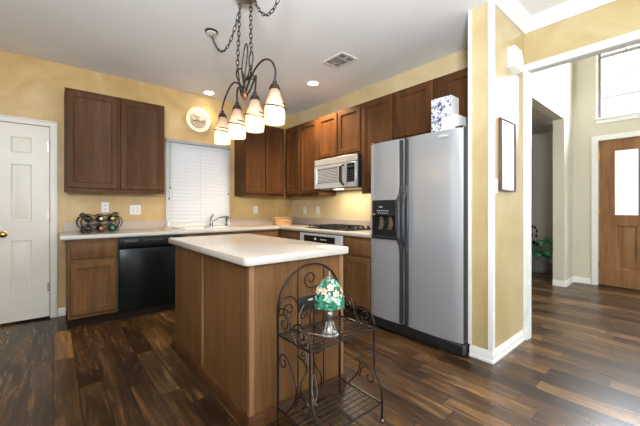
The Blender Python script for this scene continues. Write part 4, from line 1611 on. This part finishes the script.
# soap dish by the sink
sd = thing('soap_dish', 'small white soap dish left of the sink', 'soap dish', (1.03, 4.05, CT))
MB().lathe([(0.05, 0), (0.055, 0.006), (0.06, 0.016), (0.056, 0.016), (0.05, 0.008), (0.002, 0.007)], n=22).build('dish', 'ceramic', sd)
tag(MB().box(-0.032, 0.032, -0.02, 0.02, 0, 0.026, 0.009, 3).build('soap_bar', 'soap', None, (1.025, 4.05, CT + 0.008)), 'tan bar of soap lying in the white dish', 'soap')
bt = thing('soap_bottle', 'slim white soap bottle beside the soap dish', 'bottle', (1.075, 4.14, CT))
MB().lathe([(0.018, 0), (0.02, 0.004), (0.02, 0.085), (0.012, 0.098), (0.008, 0.10)], n=16).build('body', 'white', bt)
MB().tube([(0, 0, 0.1), (0, 0, 0.125), (0, -0.02, 0.128)], 0.004, 8).build('pump', 'white', bt)

# bread basket
bk = thing('bread_basket', 'long tan wicker basket on the worktop in the corner', 'basket', (2.73, 4.14, CT))
m = MB()
def ro(w_, d_, z, n=28):
    pts = []
    for k in range(n):
        a = 2 * PI * k / n
        c, s_ = math.cos(a), math.sin(a)
        pts.append(Vector((w_ * math.copysign(abs(c) ** 0.5, c), d_ * math.copysign(abs(s_) ** 0.5, s_), z)))
    return pts
m.loft([ro(0.15, 0.075, 0), ro(0.155, 0.08, 0.02), ro(0.165, 0.09, 0.06), ro(0.172, 0.095, 0.085), ro(0.164, 0.088, 0.085), ro(0.15, 0.08, 0.03), ro(0.14, 0.07, 0.012)], True, True, True)
m.build('body', 'wicker', bk)
m = MB()
rp = ro(0.171, 0.094, 0.105)
for q in range(0, len(rp)):
    pass
m.tube(rp, 0.007, 7, closed=True)
for q in range(0, len(rp), 2):
    m.tube([rp[q] - Vector((0, 0, 0.022)), rp[q]], 0.004, 6)
m.build('rim', 'wicker', bk)
for x in (-0.08, 0.08):
    MB().lathe([(0.006, 0.0), (0.011, -0.003), (0.011, -0.009), (0.003, -0.013)], (x, -0.098, 0.100), 12, 'Y').build('stud', 'foilgold', bk)

# ------------------------------------------------------------------ stub wall: picture, switch, chime box
pf = thing('framed_picture', 'slim dark-framed picture on the wall end facing the hall opening', 'picture', (2.78, SY0, 1.575))
pw, phh = 0.15, 0.285
m = MB()
for (a, b_, c, e) in ((-pw, -pw + 0.010, -phh, phh), (pw - 0.010, pw, -phh, phh), (-pw + 0.010, pw - 0.010, -phh, -phh + 0.010), (-pw + 0.010, pw - 0.010, phh - 0.010, phh)):
    m.box(a, b_, -0.028, -0.001, c, e, 0.002)
m.build('frame', 'pictureframe', pf)
MB().box(-pw + 0.016, pw - 0.016, -0.016, -0.002, -phh + 0.016, phh - 0.016).build('print', 'picture', pf)
outlet('white light switch left of the framed picture on the wall end', (2.575, SY0, 1.325), 0, 1, True, 'light_switch')
dt = thing('door_chime', 'white six-sided chime box high on the wall end', 'chime', (2.90, SY0, 2.36))
m = MB()
hexa = [(-0.085, 0.10), (0.04, 0.10), (0.095, 0.03), (0.095, -0.06), (0.02, -0.10), (-0.085, -0.06)]
m.loft([[Vector((u, -0.001, v_)) for u, v_ in hexa], [Vector((u, -0.05, v_)) for u, v_ in hexa], [Vector((u * 0.85, -0.065, v_ * 0.85)) for u, v_ in hexa]])
cv = m.build('cover', 'white', dt)
m = MB()
for k in range(4):
    m.box(-0.04, 0.05, -0.0665, -0.0651, -0.05 + k * 0.012, -0.045 + k * 0.012)
m.build('grille', 'greytext', cv)

# ------------------------------------------------------------------ foyer: front door, transom window, plant
dr = struct(bpy.data.objects.new('door_2', None), 'brown panelled front door with a tall glass light', 'door')
COL.objects.link(dr)
dr.location = (FX, E1, 0)
dr.rotation_euler = (0, 0, R90)
DWD = E1 - E0
GL = [(0.182, 0.427, 1.055, 1.995), (0.488, 0.733, 1.055, 1.995)]
m = MB()
m.framed(0.006, DWD - 0.006, 0.012, 1.0, [(0.20, 0.41, 0.26, 0.90), (0.505, 0.715, 0.26, 0.90)], 0.02, 0.06, ((0, 0), (0.014, 0.014), (0.03, 0.014), (0.055, 0.003)))
us = sorted([0.006, DWD - 0.006] + [q for g_ in GL for q in g_[:2]])
for a, b_ in zip(us, us[1:]):
    hole = any(g_[0] < (a + b_) / 2 < g_[1] for g_ in GL)
    for c, e in (((1.0, 1.055), (1.995, EZ - 0.006)) if hole else ((1.0, EZ - 0.006),)):
        m.box(a, b_, 0.02, 0.06, c, e)
for g_ in GL:
    for (a, b_, c, e) in ((g_[0] - 0.016, g_[0], g_[2] - 0.016, g_[3] + 0.016), (g_[1], g_[1] + 0.016, g_[2] - 0.016, g_[3] + 0.016), (g_[0], g_[1], g_[2] - 0.016, g_[2]), (g_[0], g_[1], g_[3], g_[3] + 0.016)):
        m.box(a, b_, 0.008, 0.0199, c, e)
m.build('door_panel', 'frontdoor', dr)
for g_ in GL:
    MB().box(g_[0], g_[1], 0.036, 0.044, g_[2], g_[3]).build('pane', 'doorglass', dr)
m = MB()
cwx = 0.075
for (a, b_, c, e) in ((-cwx, 0, 0, EZ + cwx), (DWD, DWD + cwx, 0, EZ + cwx), (0, DWD, EZ, EZ + cwx)):
    m.box(a, b_, -0.022, -0.0005, c, e, 0.003)
m.build('door_casing', 'trim', dr)
for z in (1.93, 1.12, 0.30):
    MB().box(0.0, 0.016, 0.012, 0.0195, z - 0.05, z + 0.05).build('hinge', 'brass', dr)
MB().box(0, DWD, 0.0, 0.16, 0.0, 0.011).build('threshold', 'dark', dr)
MB().lathe([(0.03, 0.0195), (0.028, 0.012), (0.012, 0.006), (0.012, -0.03), (0.03, -0.045), (0.02, -0.06), (0.002, -0.062)], (DWD - 0.07, 0, 0.95), 16, 'Y').build('door_knob', 'brass', dr)

wn = struct(bpy.data.objects.new('window_2', None), 'tall bright window with arched upper grid over the front door', 'window')
COL.objects.link(wn)
wn.location = (FX, V1 - 0.02, VZ0)
wn.rotation_euler = (0, 0, R90)
VW = V1 - 0.02 - V0
VH = VZ1 - VZ0
m = MB()
for (a, b_, c, e) in ((0, 0.035, 0, VH), (VW - 0.035, VW, 0, VH), (0.035, VW - 0.035, 0, 0.035), (0.035, VW - 0.035, VH - 0.035, VH), (0.035, VW - 0.035, 0.88, 0.93)):
    m.box(a, b_, 0.02, 0.10, c, e)
cxw = VW / 2
for rad in (0.20, 0.435):
    m.tube([(cxw + rad * math.cos(PI * k / 20), 0.06, 0.93 + rad * math.sin(PI * k / 20)) for k in range(21)], 0.009, 6)
for k in (1, 2, 3):
    a = PI * k / 4
    m.tube([(cxw + 0.20 * math.cos(a), 0.06, 0.93 + 0.20 * math.sin(a)), (cxw + 0.435 * math.cos(a), 0.06, 0.93 + 0.435 * math.sin(a))], 0.009, 6)
m.build('window_frame', 'greytrim', wn)
MB().box(0.035, VW - 0.035, 0.055, 0.061, 0.035, VH - 0.035).build('pane', 'glass', wn)
m = MB()
for z in (0.30, 0.60):
    m.box(0.035, VW - 0.035, 0.05, 0.066, z - 0.008, z + 0.008)
m.build('muntin', 'greytrim', wn)
m = MB()
m.box(-0.05, VW + 0.05, -0.045, 0.02, -0.03, 0.0, 0.005)
m.box(-0.03, VW + 0.03, -0.018, -0.0005, -0.085, -0.03, 0.004)
m.build('window_sill', 'trim', wn)
m = MB()
m.box(-0.028, 0.0, -0.012, -0.0005, 0.0, VH)
m.build('window_casing', 'trim', wn)

pp = thing('potted_plant', 'leafy green plant in a grey pot on the hallway floor', 'plant', (6.72, 1.86, 0.0))
MB().lathe([(0.135, 0), (0.15, 0.01), (0.17, 0.16), (0.18, 0.33), (0.185, 0.36), (0.172, 0.36), (0.165, 0.32), (0.002, 0.315)], n=28).build('pot', 'pot', pp)
MB().lathe([(0.164, 0.317), (0.15, 0.325), (0.002, 0.33)], n=24).build('soil', 'soil', pp)
random.seed(3)
m = MB()
st = MB()
for k in range(30):
    a = random.uniform(0, 2 * PI)
    el = random.uniform(0.25, 1.25)
    ln = random.uniform(0.18, 0.34)
    base = Vector((0.03 * math.cos(a), 0.03 * math.sin(a), 0.33))
    tip = base + Vector((math.cos(a) * math.cos(el), math.sin(a) * math.cos(el), math.sin(el))) * ln
    st.tube([base, (base + tip) / 2 + Vector((0, 0, 0.03)), tip], 0.004, 5)
    d = Vector((math.cos(a), math.sin(a), -0.35)).normalized()
    sdv = Vector((-math.sin(a), math.cos(a), 0))
    nl = random.uniform(0.13, 0.2)
    wd = nl * 0.36
    up = sdv.cross(d).normalized()
    rows = []
    for t, wf, dr_ in ((0, 0.05, 0), (0.2, 0.8, 0.01), (0.45, 1.0, 0.005), (0.75, 0.6, -0.015), (1.0, 0.04, -0.04)):
        c = tip + d * nl * t + Vector((0, 0, dr_))
        rows.append([c - sdv * wd * wf + up * 0.012 * wf, c - up * 0.002, c + sdv * wd * wf + up * 0.012 * wf, c + up * 0.003])
    m.loft(rows, smooth=True)
m.build('leaves', 'leaf', pp)
st.build('stems', 'leaf', pp)
for (dx, dy, hgt) in ((-0.02, 0.06, 0.92), (0.0, 0.0, 0.80), (-0.03, 0.11, 0.70)):
    m = MB()
    pth = smoothpath([(dx * 0.3, dy * 0.3, 0.33), (dx, dy, 0.6), (dx * 1.8, dy + 0.02, hgt)], 5)
    m.tube(pth, 0.004, 5)
    for q in range(4):
        c = pth[-1 - q * 2]
        m.lathe([(0.001, -0.03), (0.016, -0.01), (0.018, 0.01), (0.001, 0.035)], c + Vector((0, 0.01 * (-1) ** q, 0)), 8)
    m.build('flower_stalk', 'dark', pp)
